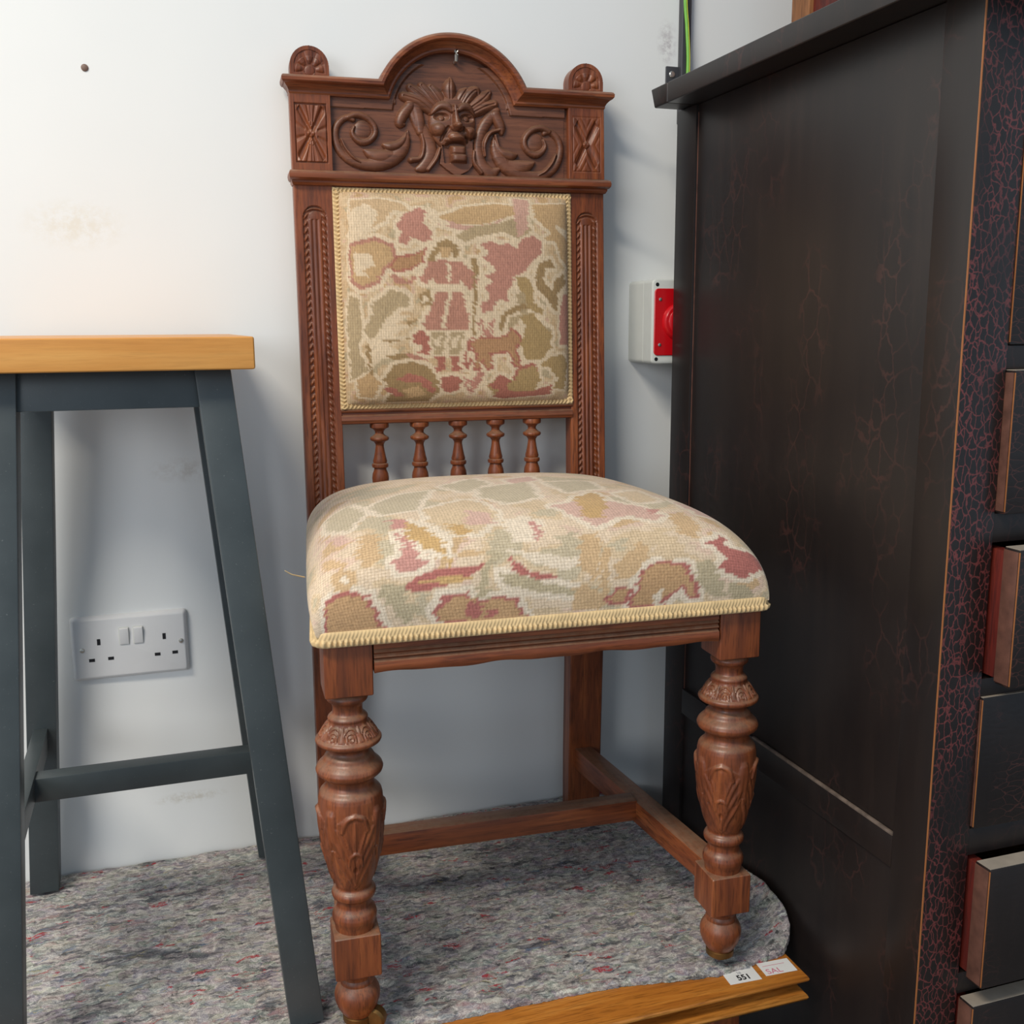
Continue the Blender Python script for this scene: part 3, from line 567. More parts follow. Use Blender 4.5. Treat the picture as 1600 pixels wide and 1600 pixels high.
def weave_paint(GX, GY, motifs, base, seed, jit, halo):
    rs = np.random.RandomState(seed); rgb = np.empty(GX.shape+(3,)); rgb[:] = lin(SRGB[base])
    jx = rs.uniform(-jit, jit, (GX.shape[0], 1))+rs.uniform(-jit, jit, GX.shape)*.35; X_ = GX+jx
    # soft ground figure: tan cloud shapes with stepped edges
    q = np.array([[noise.noise((x/95, y/80, seed))+.5*noise.noise((x/38, y/34, seed+5)) for x, y in zip(r1, r2)] for r1, r2 in zip(X_, GY)])
    rgb[q > .10] = lin(SRGB['T2']); rgb[q > .34] = lin(SRGB['G2']); rgb[(q < -.30)] = lin(SRGB['P3']); rgb[(q < -.48)] = lin(SRGB['T'])
    done = np.zeros(GX.shape, bool)
    for k, poly in motifs:
        m = inpoly(X_, GY, poly)
        if k not in 'C':
            g = m.copy()
            for _ in range(halo):
                g[1:] |= g[:-1].copy(); g[:-1] |= g[1:].copy(); g[:, 1:] |= g[:, :-1].copy(); g[:, :-1] |= g[:, 1:].copy()
            big = np.ptp([p[0] for p in poly])*np.ptp([p[1] for p in poly]) > 6000
            if big: rgb[g & ~m & ~done] = lin(SRGB['C'])
            done |= m
        rgb[m] = lin(SRGB[k])
    return rgb*(1+rs.uniform(-.06, .06, GX.shape+(1,)))*np.array([.97, .97, 1.07])
na, nb = 170, 160
ta = np.sin(np.linspace(-1, 1, na)*np.pi/2*.92)/math.sin(np.pi/2*.92); tb_ = np.sin(np.linspace(-1, 1, nb)*np.pi/2*.92)/math.sin(np.pi/2*.92)
a, b = np.meshgrid(ta, tb_)
ca, cb = .1545, .1365
X = a*ca+.0004; Z = .7690-b*cb
hh = .0015+.0215*np.maximum(0, 1-np.abs(a)**7)**.42*np.maximum(0, 1-np.abs(b)**7)**.42+.006*(1-a*a)*(1-b*b)
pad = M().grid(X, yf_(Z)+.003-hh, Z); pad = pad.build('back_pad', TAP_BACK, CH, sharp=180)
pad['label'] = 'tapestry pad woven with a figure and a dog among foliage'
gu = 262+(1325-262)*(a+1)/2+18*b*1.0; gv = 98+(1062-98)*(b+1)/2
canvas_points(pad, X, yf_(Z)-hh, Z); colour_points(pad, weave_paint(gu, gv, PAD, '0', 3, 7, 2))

def braid(name, pts, nrm, w, h, period, mat, parent, kind, cyc=True):
    """a woven tape: pts = polyline of centre points, nrm = outward normals, side vectors follow from them"""
    P = np.array(pts, float); N = np.array(nrm, float); R = []
    d = np.concatenate([[0], np.cumsum(np.linalg.norm(np.diff(P, axis=0), axis=1))])
    n = int(d[-1]/period*7); s = np.linspace(0, d[-1], n)
    Q = np.stack([np.interp(s, d, P[:, k]) for k in range(3)], 1); NN = np.stack([np.interp(s, d, N[:, k]) for k in range(3)], 1); NN /= np.linalg.norm(NN, axis=1)[:, None]
    T = np.gradient(Q, axis=0); T /= np.linalg.norm(T, axis=1)[:, None]; S_ = np.cross(T, NN)
    cs = np.linspace(-1, 1, 13)
    for c in cs:
        if kind == 'chevron': f = .55+.45*np.cos(2*np.pi*(s/period-abs(c)*.55))
        else: f = (.62+.38*np.cos(2*np.pi*s/period)) if c < -.12 else .38+.10*np.cos(2*np.pi*s/(period*.7)+c*6)
        hgt = h*max(0, 1-abs(c)**3)**.5*f if abs(c) < 1 else 0*f
        R.append(Q+S_*(c*w/2)+NN*hgt[:, None] if hasattr(hgt, '__len__') else Q+S_*(c*w/2))
    return M().rows([[tuple(p) for p in r] for r in R]).build(name, mat, parent, sharp=180)
zt_, zb_, xl_ = .9060, .6320, .1563
y_ = lambda z: yf_(z)-.0005
for (p0, p1) in (((-xl_, zb_), (-xl_, zt_)), ((-xl_, zt_), (xl_, zt_)), ((xl_, zt_), (xl_, zb_)), ((xl_, zb_), (-xl_, zb_))):
    e = .0045; dx, dz = np.sign(p1[0]-p0[0])*e, np.sign(p1[1]-p0[1])*e
    q = [(p0[0]-dx, y_(p0[1]-dz), p0[1]-dz), (p1[0]+dx, y_(p1[1]+dz), p1[1]+dz)]
    braid('gimp_braid', q, [(0, -1, .05)]*2, .0098, .0030, .0052, GIMP, CH, 'chevron')

# sprung seat
def prof(a, p, q=3.0): return np.maximum(0, 1-np.abs(a)**p)**(1/q)
def arc_samples(half, p, n):
    a = np.concatenate([-np.cos(np.linspace(0, np.pi/2, 6000)), np.cos(np.linspace(np.pi/2, 0, 6000))[1:]])
    z = .082*prof(a, p)+.026*(1-np.abs(a)**3); s = np.concatenate([[0], np.cumsum(np.hypot(np.diff(a*half), np.diff(z)))])
    return np.interp(np.linspace(0, s[-1], n), s, a)
def seat_grid(nu=240, nv=215):
    a, b = np.meshgrid(arc_samples(.24, 9, nu), arc_samples(.205, 6, nv))
    y = .172+.205*b; hw = .2445+(.212-.2445)*(b+1)/2; x = a*hw
    z = .447+.082*prof(a, 9)*prof(b, 6)+.026*(1-np.abs(a)**3)*(1-b*b)**.6
    k = np.sin(np.clip((z-.447)/.05, 0, 1)*np.pi/2)
    return x*(.97+.03*k)-.004*k, .172+(y-.172)*(.982+.018*k), z
X, Y, Z = seat_grid()
m = M().grid(X, Y, Z)
nv, nu = X.shape; ring = [(0, i) for i in range(nu)]+[(j, nu-1) for j in range(1, nv)]+[(nv-1, i) for i in range(nu-2, -1, -1)]+[(j, 0) for j in range(nv-2, 0, -1)]
seat_v = [(X[r], Y[r], Z[r]) for r in ring]
seat = m.build('seat_cushion', TAP_SEAT, CH, sharp=180)
seat['label'] = 'domed seat in cream, olive and faded pink tapestry'
gi, gj = np.meshgrid(np.linspace(0, 999, nu), np.linspace(0, 999, nv))
SRGB.update({'0': (228, 204, 168), 'C': (236, 218, 186), 'T2': (220, 194, 152), 'G2': (202, 186, 150), 'T': (212, 178, 130), 'G': (192, 176, 138), 'P': (204, 148, 130), 'R': (184, 112, 98), 'P2': (218, 180, 156), 'P3': (226, 196, 166), 'B': (200, 160, 112)})  # same cloth in paler tones, the seat's stronger light included
canvas_points(seat, X, Y, Z); colour_points(seat, weave_paint(gi, gj, SEAT_MOTIFS, '0', 5, 6, 2))
kx, ky = .2445*.97, .205*.982
fl = (-kx, .172-ky); fr = (kx, .172-ky); rb = (.212*.97, .172+ky-.02); lb = (-.212*.97, .172+ky-.02)
def seat_edge(off):
    c = .010; pts = [(lb[0]-off, lb[1]), (fl[0]-off, fl[1]+c)]
    pts += [(fl[0]-off+(c+off)*(1-math.cos(t)), fl[1]-off+(c+off)*(1-math.sin(t))) for t in np.linspace(.2, math.pi/2-.2, 6)]
    pts += [(fl[0]+c, fl[1]-off), (fr[0]-c, fr[1]-off)]
    pts += [(fr[0]+off-(c+off)*(1-math.sin(t)), fr[1]-off+(c+off)*(1-math.cos(t))) for t in np.linspace(.2, math.pi/2-.2, 6)]
    return pts+[(fr[0]+off, fr[1]+c), (rb[0]+off, rb[1])]
def with_normals(P):
    P = np.array(P); T = np.gradient(P, axis=0); N = np.c_[T[:, 1], -T[:, 0]]; return P, N/np.linalg.norm(N, axis=1)[:, None]
E_, N_ = with_normals(seat_edge(.0005))
braid('seat_braid', [(x, y, .4435) for x, y in E_][::-1], [(n[0], n[1], 0) for n in N_][::-1], .0155, .0052, .0052, GIMP, CH, 'rope')
th = M().tube([(-.243, .010, .497), (-.249, .004, .500), (-.256, -.002, .5035), (-.262, -.004, .508)], [.0007, .0007, .0006, .0004], 6).build('loose_thread', GIMP, seat)
# frame that carries the seat
def rail(p0, p1, name, z0=.405, z1=.440, wavy=True):
    p0 = Vector(p0); p1 = Vector(p1); d = (p1-p0); L = d.length; d /= L; nr = Vector((d.y, -d.x))
    R = []
    for k in range(81):
        t = k/80; q = p0+d*L*t; zz = z0+(.0010*math.sin(t*math.pi*7.0)+.0005*math.sin(t*41))*(1 if wavy else 0)
        c = [(z1, .0), (.4290, .0), (.4282, -.0024), (.4272, -.0010), (.4256, .0008), (.4240, -.0010), (.4232, -.0024), (.4222, -.0010), (.4206, .0008), (.4190, -.0010), (.4182, -.0024), (.4172, -.0010), (.4160, .0010), (.4120, .0018), (zz+.003, .0016), (zz, .0002), (zz, -.018), (z1, -.018)]
        R.append([(q.x+nr.x*o_, q.y+nr.y*o_, z) for z, o_ in c])
    return M().rows(R, closed=True, caps=True).build(name, OAK[0] if abs(d.x) > .5 else OAK[1], CH, sharp=30)
rail((-.1825, -.0237), (.1825, -.0237), 'front_seat_rail')
rail((-.186, .386), (-.2275, .0235), 'side_seat_rail'); rail((.2275, .0235), (.186, .386), 'side_seat_rail')
M().box(-.160, .160, .370, .388, .400, .445, .001).build('back_seat_rail', OAK[0], CH)

# turned and carved front legs
lp_raw = [(.0135, .3832), (.0190, .3805), (.0208, .3770), (.0198, .3735), (.0162, .3712), (.0150, .3680), (.0147, .3640), (.0152, .3605), (.0178, .3585), (.0196, .3570), (.0200, .3550), (.0192, .3530),
  (.0200, .3515), (.0238, .3465), (.0282, .3395), (.0305, .3362), (.0322, .3355), (.0330, .3335), (.0322, .3310), (.0295, .3292), (.0245, .3275), (.0205, .3250), (.0196, .3225), (.0205, .3195), (.0240, .3170), (.0252, .3145), (.0256, .3130), (.0285, .3105), (.0320, .3070), (.0336, .3030), (.0326, .2992), (.0290, .2960), (.0252, .2945), (.0240, .2910), (.0240, .2875), (.0252, .2845), (.0268, .2825), (.0290, .2812), (.0310, .2785), (.0320, .2740), (.0326, .2660), (.0326, .2560), (.0318, .2460), (.0304, .2340), (.0284, .2200), (.0258, .2060), (.0226, .1920), (.0194, .1805), (.0178, .1765), (.0184, .1745), (.0214, .1725), (.0226, .1690), (.0218, .1650), (.0186, .1628), (.0176, .1590), (.0175, .1550), (.0186, .1525), (.0214, .1490), (.0228, .1440), (.0226, .1400), (.0216, .1375), (.0205, .1340), (.0200, .1290)]
pz = np.array([p[1] for p in lp_raw]); pr = np.array([p[0] for p in lp_raw])
zz = []
for z0_, z1_ in zip(pz[:-1], pz[1:]): zz += list(np.linspace(z0_, z1_, max(2, int(abs(z1_-z0_)/.0009)+1))[:-1])
zz = np.array(zz+[pz[-1]]); rr_ = np.interp(-zz, -pz, pr)
rr_ = np.convolve(np.pad(rr_, 1, 'edge'), [.2, .6, .2], 'valid')
foot = [(.0200, .0835), (.0205, .0805), (.0180, .0785), (.0164, .0760), (.0160, .0730), (.0172, .0705), (.0176, .0685), (.0174, .0670), (.0200, .0635), (.0226, .0585), (.0236, .0535), (.0230, .0475), (.0208, .0405), (.0176, .0345), (.0146, .0300), (.0132, .0285)]
lq, lt = np.meshgrid(np.linspace(-24, 24, 97), np.linspace(0, 91, 183))          # one quarter of the vase, in mm
leafmap = np.where(inpoly(lq, lt, [(0, 90), (-8, 84), (-15, 62), (-19, 36), (-20, 16), (-12, 10), (0, 4), (12, 10), (20, 16), (19, 36), (15, 62), (8, 84)]), .9, 0.0)
for sg in (-1, 1):
    fl = lambda L: [(sg*x, y) for x, y in L]
    for pts, r_, h_ in (([(0, 84), (4, 58), (11, 36), (18, 20)], [1.6, 2.4, 2.6, 2.2], 2.3), ([(0, 84), (7, 62), (15, 44), (20, 34)], [1.6, 2.4, 2.6, 2.0], 2.1), ([(1, 80), (2, 60), (6, 38), (10, 24)], [1.2, 2.0, 2.2, 1.6], 2.2),
                        ([(12, 22), (8, 10), (0, 5)], [2.2, 2.6, 2.6], 2.8), ([(7, 60), (5, 50), (0, 46)], [1.8, 2.2, 2.4], 3.2), ([(24, 2), (22, 16), (21, 34), (18, 50)], [4.0, 4.6, 3.4, 1.5], 2.4), ([(5, 82), (11, 70), (18, 56), (22, 46)], [1.4, 2.4, 2.6, 1.6], 1.8)):
        leafmap = np.maximum(leafmap, stroke(lq, lt, fl(pts), r_, h_))
leafmap = np.maximum(leafmap, stroke(lq, lt, [(0, 44), (0, 26), (0, 12)], [1.6, 2.0, 1.2], 1.9))-blob(lq, lt, 0, 66, 3.2, 4.5, 1.8, 1)
cupq, cupt = np.meshgrid(np.linspace(-11.5, 11.5, 70), np.linspace(0, 16, 50))     # one motif of the cup band
cup = np.zeros_like(cupq)
for r0_ in (9.5, 5.6, 2.2): cup = np.maximum(cup, 1.5*np.exp(-((np.hypot(cupq, (cupt-12)*.95)-r0_)/1.0)**2))
for sg in (-1, 1): cup = np.maximum(cup, stroke(cupq, cupt, [(sg*11.5, 0), (sg*11, 8), (sg*11.5, 15)], [1.4, 1.8, 1.4], 1.6))
def look(Mp, fx_, fy_):
    h_, w_ = Mp.shape; x_ = min(max(fx_, 0), .9999)*(w_-1); y_ = min(max(fy_, 0), .9999)*(h_-1); i_, j_ = int(x_), int(y_); a_, b_ = x_-i_, y_-j_
    return (Mp[j_, i_]*(1-a_)+Mp[j_, i_+1]*a_)*(1-b_)+(Mp[j_+1, i_]*(1-a_)+Mp[j_+1, i_+1]*a_)*b_
def leg_mod(rot):
    def f(a, z):
        if .3375 < z < .3515: return .0011*look(cup, ((a+rot)*9/(2*math.pi)) % 1, (.3515-z)/.0140)-.0006
        if .1780 < z < .2690: return .00105*min(1, (.2690-z)/.006)*look(leafmap, ((a+rot)/(math.pi/2)+.5) % 1, (.2690-z)/.091)
        return 0.0
    return f
def front_leg(x, rot, caster_a):
    h = .0235; m = M()
    m.lathe(list(zip(rr_, zz)), 168, (x, 0, 0), mod=leg_mod(rot))
    m.lathe(foot, 40, (x, 0, 0))
    for z0_, z1_ in ((.3825, .4425), (.0825, .1290)): m.box(x-h, x+h, -h, h, z0_, z1_, .0022, 3)
    leg = m.build('front_leg', OAK[2], CH, sharp=32)
    dx, dy = math.cos(caster_a), math.sin(caster_a)
    k = M(); k.lathe([(.0135, .0310), (.0158, .0295), (.0158, .0235), (.0135, .0220), (.0090, .0212), (.0090, .0185)], 28, (x, 0, 0))
    px, py = -dy, dx
    for s_ in (-1, 1):
        ox, oy = px*.0088*s_, py*.0088*s_
        k.hexa([(x+dx*.009+ox-px*.001, dy*.009+oy-py*.001, .0125), (x+dx*.017+ox-px*.001, dy*.017+oy-py*.001, .0125), (x+dx*.017+ox+px*.001, dy*.017+oy+py*.001, .0125), (x+dx*.009+ox+px*.001, dy*.009+oy+py*.001, .0125)],
               [(x-dx*.007+ox-px*.001, -dy*.007+oy-py*.001, .0240), (x+dx*.012+ox-px*.001, dy*.012+oy-py*.001, .0270), (x+dx*.012+ox+px*.001, dy*.012+oy+py*.001, .0270), (x-dx*.007+ox+px*.001, -dy*.007+oy+py*.001, .0240)], .0006)
    k.build('castor_fork', BRASS, leg)
    w = M(); w.lathe([(.004, -.0075), (.0105, -.0070), (.0128, -.0045), (.0132, 0), (.0128, .0045), (.0105, .0070), (.004, .0075)], 30, (0, 0, 0), axis=0)
    ang = caster_a-math.pi/2
    w.v = [(x+dx*.017+p[0]*math.cos(ang)-p[1]*math.sin(ang), dy*.017+p[0]*math.sin(ang)+p[1]*math.cos(ang), .0253+p[2]) for p in w.v]
    w.build('castor_wheel', BRASS, leg)
front_leg(-.2072, -math.pi/2, -.45); front_leg(.2085, -math.pi/2+.62, .9)
# H stretcher
for s in (-1, 1):
    m = M(); a0 = (s*.2125, .018); a1 = (s*.181, .400)
    w = .0135
    m.hexa([(a0[0]-w, a0[1], .0950), (a0[0]+w, a0[1], .0950), (a1[0]+w, a1[1], .0820), (a1[0]-w, a1[1], .0820)], [(a0[0]-w, a0[1], .1245), (a0[0]+w, a0[1], .1245), (a1[0]+w, a1[1], .1140), (a1[0]-w, a1[1], .1140)], .002)
    m.build('side_stretcher', OAK[1], CH)
M().box(-.186, .186, .197, .223, .0935, .1215, .002).build('cross_stretcher', OAK[0], CH)

# ------------------------------------------------------------------ slate grey bar stool
ST = thing('bar_stool', 'slate grey painted bar stool with thick honey wood seat, left of the carved chair', 'stool', (-.045, -.2, Z0+.0115))
BASE['bar_stool'] = (-.045, -.2, .0115)
sy0, sy1 = -.372, -.028; XC = -.045
m = M(); m.box(XC-.142, XC+.132, sy0, sy1, .6945, .7262, .0028, 3); so = m.build('seat', BEECH, ST)
so['label'] = 'thick honey coloured wooden seat'
def st_leg(sx, sy, z):
    t = (.6945-z)/.6830
    xo = .110+.056*t if sx > 0 else (.120+.040*t if sy < 0 else .113+.046*t); yo = .145+.078*t if sy < 0 else .145+.036*t
    xo *= sx; yo = yo*sy-.2
    w, d = .0350, .0330
    xa, xb = sorted((XC+xo, XC+xo-sx*w)); ya, yb_ = sorted((yo, yo-sy*d))
    return rect_pts(xa, xb, ya, yb_, z)
for sx in (-1, 1):
    for sy in (-1, 1): M().hexa(st_leg(sx, sy, .0115), st_leg(sx, sy, .6945), .0018).build('leg', SLATE, ST)
def between(za, zb, axis, side, name, inset=.006, thick=.020):
    """a rail between two legs"""
    m = M(); q = []
    for z in (za, zb):
        if axis == 0:
            l = st_leg(-1, side, z); r = st_leg(1, side, z); y = l[0][1]+inset if side < 0 else l[2][1]-inset-thick
            q.append(rect_pts(l[1][0]-.004, r[0][0]+.004, y, y+thick, z))
        else:
            f = st_leg(side, -1, z); b_ = st_leg(side, 1, z); x = f[0][0]+inset if side < 0 else f[1][0]-inset-thick
            q.append(rect_pts(x, x+thick, f[2][1]-.004, b_[0][1]+.004, z))
    m.hexa(q[0], q[1], .0014); return m.build(name, SLATE, ST)
for s in (-1, 1): between(.6570, .6945, 0, s, 'apron'); between(.6570, .6945, 1, s, 'apron')
for s in (-1, 1): between(.208, .2395, 1, s, 'side_stretcher', .011, .017)
l = st_leg(-1, -1, .22); r = st_leg(1, -1, .22)
M().box(l[0][0]+.024, r[1][0]-.024, -.214, -.190, .208, .2360, .0014).build('cross_stretcher', SLATE, ST)

# ------------------------------------------------------------------ tall black lacquer chest of drawers
CB = thing('chest_of_drawers', 'tall black lacquered chest of drawers with crackled front, right of the chair', 'chest', (1.05, -.37, 0))
BASE['chest_of_drawers'] = (1.05, -.37, -Z0)
X0, YFc, YBc, ZT, X1 = .6830, -.6559, -.0920, 1.0185, 1.43
ZB = -.40
# side frame with sunk panels
def side(x_out, sgn):
    a = lambda d: (x_out+sgn*d)
    def bx(y0, y1, z0, z1, d0, d1, name, mat=LACQ, bev=.0010):
        xa, xb = sorted((a(d0), a(d1))); return M().box(xa, xb, y0, y1, z0, z1, bev).build(name, mat, CB)
    bx(-.1456, YBc, ZB, ZT, 0, .028, 'side_stile'); bx(YFc+.0012, -.606, ZB, ZT, 0, .05, 'side_stile')
    bx(-.606, -.1456, .1814, .2185, .0, .026, 'side_rail'); bx(-.606, -.1456, ZB, -.28, 0, .026, 'side_rail')
    bx(-.607, -.1446, .216, ZT, .0038, .020, 'side_panel', LACQ, .0004); bx(-.607, -.1446, -.282, .183, .0038, .020, 'side_panel', LACQ, .0004)
side(X0, 1); side(X1, -1)
e = M().box(X0-.0002, X0+.0012, YFc, YFc+.0013, ZB, ZT, .0003).build('worn_edge', WORN, CB); e['label'] = 'lacquer rubbed through to orange along the corner'
M().box(X0+.0032, X0+.0044, -.1466, -.1456, .2185, ZT-.01, .0002).build('worn_edge', INNERLINE, CB)
M().box(X0-.0002, X0+.0036, -.606, -.335, .2160, .2196, .0010).build('worn_lit_ledge', plain('scuffed_lit_lacquer', (104, 90, 80), .5, var=.5), CB)  # pale strip: scuffed lacquer plus light caught on the ledge, in its colour
M().box(X0+.02, X1-.02, YBc, YBc+.012, ZB, ZT, .001).build('back_board', LACQ, CB)
# front frame
for x in (X0+.0012, X1-.0511): M().box(x, x+.0499, YFc, YFc+.03, ZB, ZT, .0006).build('front_stile', CRACK, CB)
for z0_, z1_ in ((.6936, .7150), (.5308, .5589), (.3780, .3961), (.2113, .2399), (.0576, .0809), (-.126, -.102), (-.40, -.33), (.9875, ZT)):
    M().box(X0+.0511, X1-.0511, YFc+.0005, YFc+.03, z0_, z1_, .0006).build('front_rail', LACQ, CB)
M().box(X0+.03, X1-.03, YFc+.30, YFc+.31, ZB, ZT, .001).build('inner_divider', LACQ, CB)
def drawer(z0_, z1_, proud, board=.019, rgap=.0012):
    xa, xb = X0+.0511+rgap, X1-.0511-rgap; y = YFc-proud
    f = M().box(xa, xb, y, y+board, z0_+.0006, z1_-.0008, .0016).build('drawer', FRONTS, CB)
    if proud > .015:
        M().box(xa+.004, xa+.016, y+board-.001, YFc+.29, z0_+.004, z1_-.006, .001).build('drawer_side', DARKRED, f)
        M().box(xb-.016, xb-.004, y+board-.001, YFc+.29, z0_+.004, z1_-.006, .001).build('drawer_side', DARKRED, f)
        M().box(xa+.016, xb-.016, y+board-.001, YFc+.28, z0_+.008, z0_+.016, .0005).build('drawer_bottom', BOXW, f)
    M().box(xa+.0008, xb-.0008, y+.0010, y+board-.001, z1_-.0012, z1_-.0004, 0).build('worn_top', BAREWOOD, f)
    M().box(xa-.0002, xa+.0006, y+.0001, y+.0013, z0_+.003, z1_-.003, .0002).build('worn_edge', WORN, f)
    M().box(xa-.0004, xa+.0004, y+.0020, y+board, z0_+.003, z1_-.003, .0002).build('board_end', BOARDEND, f)
    for xk in (xa+.16, xb-.16):
        k = M(); k.lathe([(.007, -.001), (.007, .008), (.011, .012), (.0165, .017), (.0180, .021), (.0165, .025), (.009, .028), (.002, .0285)], 28, (xk, y, (z0_+z1_)/2), axis=1); k.build('knob', BRASS, f)
drawer(.7150, .9855, .0012); drawer(.5589, .6936, .0110); drawer(.3961, .5308, .0335, .0195); drawer(.2399, .3780, .0030); drawer(.0809, .2113, .0295, .0200); drawer(-.1015, .0576, .0220, .0200); drawer(-.3280, -.1270, .001)
# top with a separate strip at the back
Xt = .6446
M().box(Xt, X1+.03, YFc-.045, -.1372, 1.0193, 1.0450, .0022, 3).build('top_board', LACQ, CB)
M().hexa(rect_pts(Xt, X1+.03, -.1368, -.1000, 1.0193), rect_pts(Xt, X1+.03, -.1368, -.0889, 1.0450), .0022, 3).build('top_board', LACQ, CB)
for x in (X0, X1-.06):
    for y in (YFc, YBc-.06): M().hexa(rect_pts(x+.008, x+.052, y+.008, y+.052, -Z0), rect_pts(x, x+.06, y, y+.06, ZB), .002).build('foot', LACQ, CB)

# wooden case standing on the chest
BX = thing('wooden_case', 'brown framed wooden case standing on top of the black chest', 'case', (.97, -.27, Z0+1.045))
BASE['wooden_case'] = (.97, -.27, 1.045)
bx0, bx1, by0, by1, bz0, bz1 = .8350, 1.12, -.4200, -.1230, 1.0450, 1.38
M().box(bx0+.006, bx1-.006, by0+.006, by1-.006, bz0+.003, bz1-.004, .001).build('carcass', DARKRED, BX)
for x in (bx0, bx1-.026):
    for y in (by0, by1-.042): M().box(x, x+.026, y, y+.042, bz0, bz1, .0015).build('corner_post', BOXW, BX)
    for z in (bz0, bz1-.03): M().box(x+.0005, x+.02, by0+.042, by1-.042, z, z+(.03 if z > 1.1 else .034), .0015).build('side_rail', BOXW, BX)
for z in (bz0, bz1-.03): M().box(bx0+.026, bx1-.026, by0+.001, by0+.016, z, z+.03, .0015).build('front_rail', BOXW, BX)
M().box(bx0-.004, bx1+.004, by0-.004, by1+.004, bz1, bz1+.016, .003).build('lid', BOXW, BX)

# ------------------------------------------------------------------ things on the wall
SX, SZ = -.1348, .3634
SO = thing('wall_socket', 'white double switched wall socket behind the stool legs', 'socket', (SX+.073, 0, Z0+SZ-.043)); BASE['wall_socket'] = (SX+.073, 0, SZ-.043)
def rr(x0, x1, z0, z1, r, n=6):
    P = []
    for cx_, cz_, a in ((x1-r, z1-r, 0), (x0+r, z1-r, 90), (x0+r, z0+r, 180), (x1-r, z0+r, 270)):
        P += [(cx_+r*math.cos(math.radians(a+90*k/n)), cz_+r*math.sin(math.radians(a+90*k/n))) for k in range(n+1)]
    return P
def plate(x0, x1, z0, z1, r, steps):
    """rounded plate: steps = (inset, y)"""
    return M().rows([[(x, y, z) for x, z in rr(x0+i, x1-i, z0+i, z1-i, max(.0005, r-i*.6))] for i, y in steps], closed=True, caps=True)
plate(SX, SX+.146, SZ-.086, SZ, .005, [(0, 0), (0, -.003), (.0012, -.0055), (.0036, -.0085), (.0052, -.0092)]).build('faceplate', WHITEP, SO, sharp=30)
pt = lambda u, v: (SX+u*.146, SZ-v*.001)
for u, v, w_, h_ in ((.235, 34, .0042, .0082), (.168, 58, .0072, .0042), (.328, 57.5, .0072, .0042), (.793, 34, .0042, .0082), (.727, 58, .0072, .0042), (.880, 57.5, .0072, .0042)):
    x, z = pt(u, v); M().box(x-w_/2, x+w_/2, -.00945, -.006, z-h_/2, z+h_/2, 0).build('pin_hole', BLACK, SO)
for u in (.452, .573):
    x, z = pt(u, 28.5); fr_ = plate(x-.0066, x+.0066, z-.0122, z+.0122, .0018, [(0, -.009), (0, -.0096), (.0006, -.0098)]).build('switch_frame', GREYP, SO)
    M().hexa([(x-.0056, -.009, z-.0112), (x+.0056, -.009, z-.0112), (x+.0056, -.009, z+.0112), (x-.0056, -.009, z+.0112)], [(x-.0056, -.0108, z-.0112), (x+.0056, -.0108, z-.0112), (x+.0056, -.0138, z+.0106), (x-.0056, -.0138, z+.0106)], .0006).build('rocker_switch', WHITEP, SO)
for u, v in ((.093, 43.5), (.938, 42.5)):
    x, z = pt(u, v); M().lathe([(.0032, .0085), (.0032, .0098), (.0022, .0110), (.0006, .0113)], 20, (x, 0, z), axis=1).build('screw', STEEL, SO)

SB = thing('stop_button', 'grey emergency stop box with red plate half hidden behind the black chest', 'switch', (.699, 0, Z0+.739)); BASE['stop_button'] = (.699, 0, .739)
b0, b1, c0, c1 = .6580, .7400, .6805, .7975
plate(b0, b1, c0, c1, .006, [(0, 0), (0, -.048), (.0010, -.0485), (.0010, -.0500)]).build('box_base', GREYP, SB, sharp=30)
plate(b0-.0003, b1+.0003, c0-.0003, c1+.0003, .006, [(0, -.0500), (0, -.0760), (.0012, -.0780), (.0024, -.0785)]).build('box_lid', GREYP, SB, sharp=30)
plate(.6606, .7374, .6920, .7850, .006, [(0, -.0780), (0, -.0797), (.0008, -.0803)]).build('red_plate', REDP, SB, sharp=30)
M().lathe([(.0260, .0795), (.0250, .0835), (.0225, .0860), (.0210, .0862)], 40, (.6985, 0, .7390), axis=1).build('collar', REDP, SB)
M().lathe([(.0180, .0855), (.0185, .0868), (.0175, .0876), (.0120, .0880), (.003, .0881)], 40, (.6985, 0, .7390), axis=1).build('push_button', REDP, SB)
for z in (.7700, .7070):
    for x in (.6690, .7290): M().lathe([(.0024, .0795), (.0024, .0810), (.0010, .0816)], 16, (x, 0, z), axis=1).build('screw', STEEL, SB)
for z in (.7905, .6870):
    for x in (.6650, .7330): M().lathe([(.0027, .078), (.0027, .0788)], 18, (x, 0, z), axis=1).build('screw_hole', BLACK, SB)

TR = thing('cable_conduit', 'dark flat cable conduit running up the wall behind the black chest', 'conduit', (.7365, 0, Z0+1.02)); BASE['cable_conduit'] = (.7365, 0, 1.02)
M().box(.7290, .7435, -.0125, 0, 1.02, 2.45, .002, 3).build('channel', DARKP, TR)
br = M().box(.7095, .7300, -.0040, 0, 1.068, 1.0985, .0012); br = br.build('fixing_lug', DARKP, TR)
M().lathe([(.0046, .0035), (.0046, .0046), (.0036, .0056), (.0016, .0058)], 22, (.7185, 0, 1.0875), axis=1).build('screw', STEEL, br)
EW = M(); ctrl = [(.7370, -.0155, 1.052), (.7372, -.0160, 1.085), (.7372, -.0158, 1.112), (.7345, -.0155, 1.150), (.7308, -.0155, 1.195), (.7318, -.0155, 1.30), (.7330, -.0155, 1.5), (.7340, -.0155, 1.9), (.7340, -.0155, 2.4)]
P = catmull([c[:2] for c in ctrl], 90); Pz = catmull([(c[2], 0) for c in ctrl], 90)[:, 0]
pts = [(p[0], p[1], z) for p, z in zip(P, Pz)]
EW.tube(pts, .0025, 12)
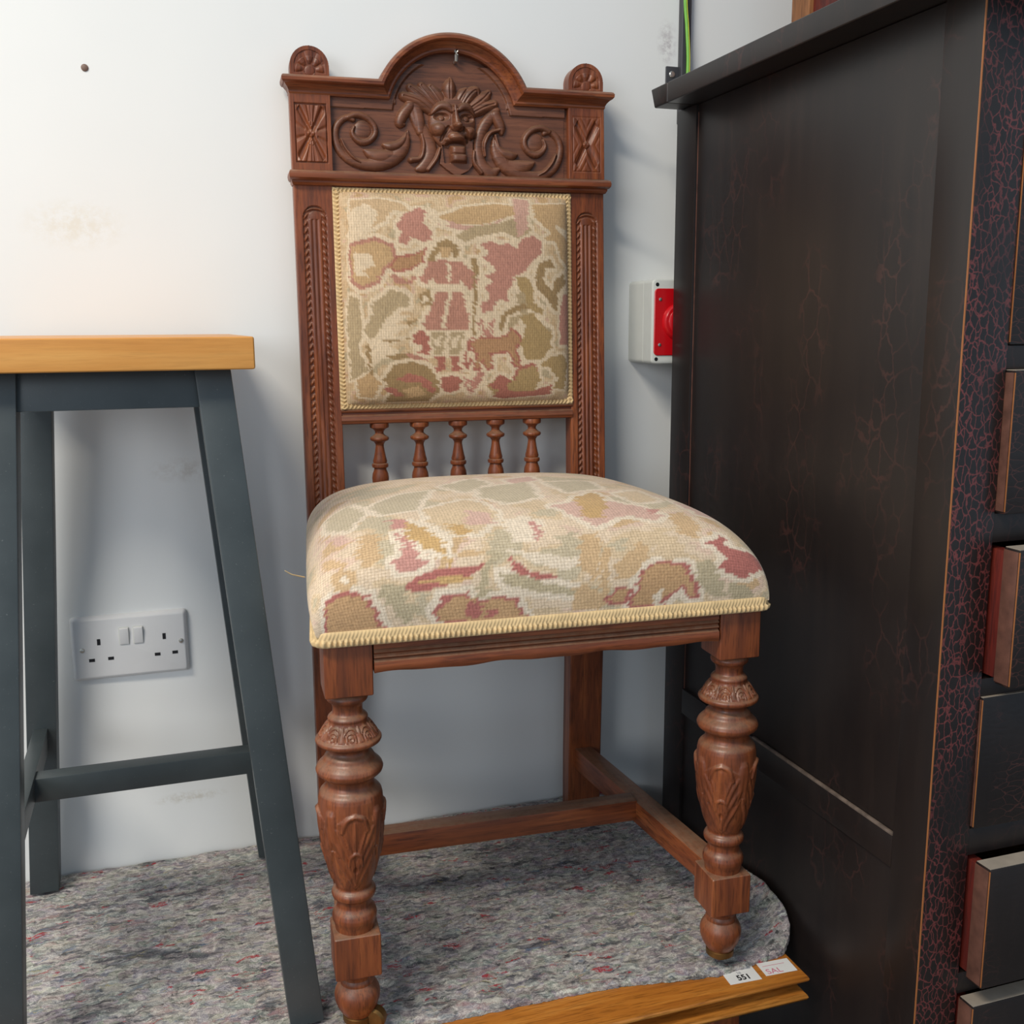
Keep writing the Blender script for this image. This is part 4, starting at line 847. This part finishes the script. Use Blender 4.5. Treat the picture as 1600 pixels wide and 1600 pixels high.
ew = EW.build('earth_wire', GREEN); ew.location.z = Z0
tag(ew, 'green and yellow earth wire hanging down over the dark conduit', 'wire')
st_ = M().tube([(p[0]+.0014, p[1]-.0012, p[2]) for p in pts], .0013, 8).build('yellow_stripe', YELLOW, ew, base=(0, 0, 0)); st_['label'] = 'yellow stripe of the sheath'
wp = M().lathe([(.0042, 0), (.0042, .0010), (.0026, .0022), (.0008, .0024)], 20, (-.0661, 0, 1.0440), axis=1).build('wall_plug', plain('dull_brown_plug', (120, 96, 84), .6)); wp.location.z = Z0
tag(wp, 'small brown plugged screw hole in the bare white wall, upper left', 'plug')

# ------------------------------------------------------------------ price tickets on the table edge
def letters(txt, size, loc, rot, mat, parent, name, bold=0.0, sx=1.0):
    c = bpy.data.curves.new(name, 'FONT'); c.body = txt; c.size = size; c.align_x = 'CENTER'; c.align_y = 'CENTER'; c.extrude = .00008; c.offset = bold
    t = bpy.data.objects.new(name, c); COL.objects.link(t)
    dg = bpy.context.evaluated_depsgraph_get(); dg.update(); me = bpy.data.meshes.new_from_object(t.evaluated_get(dg))
    bpy.data.objects.remove(t); me.materials.clear(); me.materials.append(mat); me.name = name
    o = bpy.data.objects.new(name, me); COL.objects.link(o); o.parent = parent; o.location = loc; o.rotation_euler = (0, 0, rot); o.scale = (sx, 1, 1); return o
def ticket(x, y, w_, h_, rot, label):
    t = M().box(-w_/2, w_/2, -h_/2, h_/2, 0, .0005, .0001, 1).build('price_ticket', PAPER)
    t.location = (x, y, Z0+.0002); t.rotation_euler = (0, 0, rot); tag(t, label, 'ticket'); return t
t1 = ticket(.5873, -.4832, .0395, .0262, -.05, 'white price ticket printed 551 in black on the table edge')
letters('551', .0125, (.0010, -.0050, .0006), 0, INK, t1, 'number', .00035, .9)
letters('28', .0056, (-.0010, .0036, .0006), 0, GREYINK, t1, 'small_print')
M().box(-.017, .017, .0084, .0102, .0005, .00058, 0).build('printed_line', GREYINK, t1)
t2 = ticket(.6345, -.4832, .0400, .0240, -.05, 'white ticket with faded pink letters nearest the table corner')
letters('SAL', .0125, (-.0065, -.0062, .0006), 0, PINK, t2, 'lettering', .0001, 1.0)
M().box(-.016, .012, .0042, .0050, .0005, .00058, 0).build('printed_line', PINK, t2)
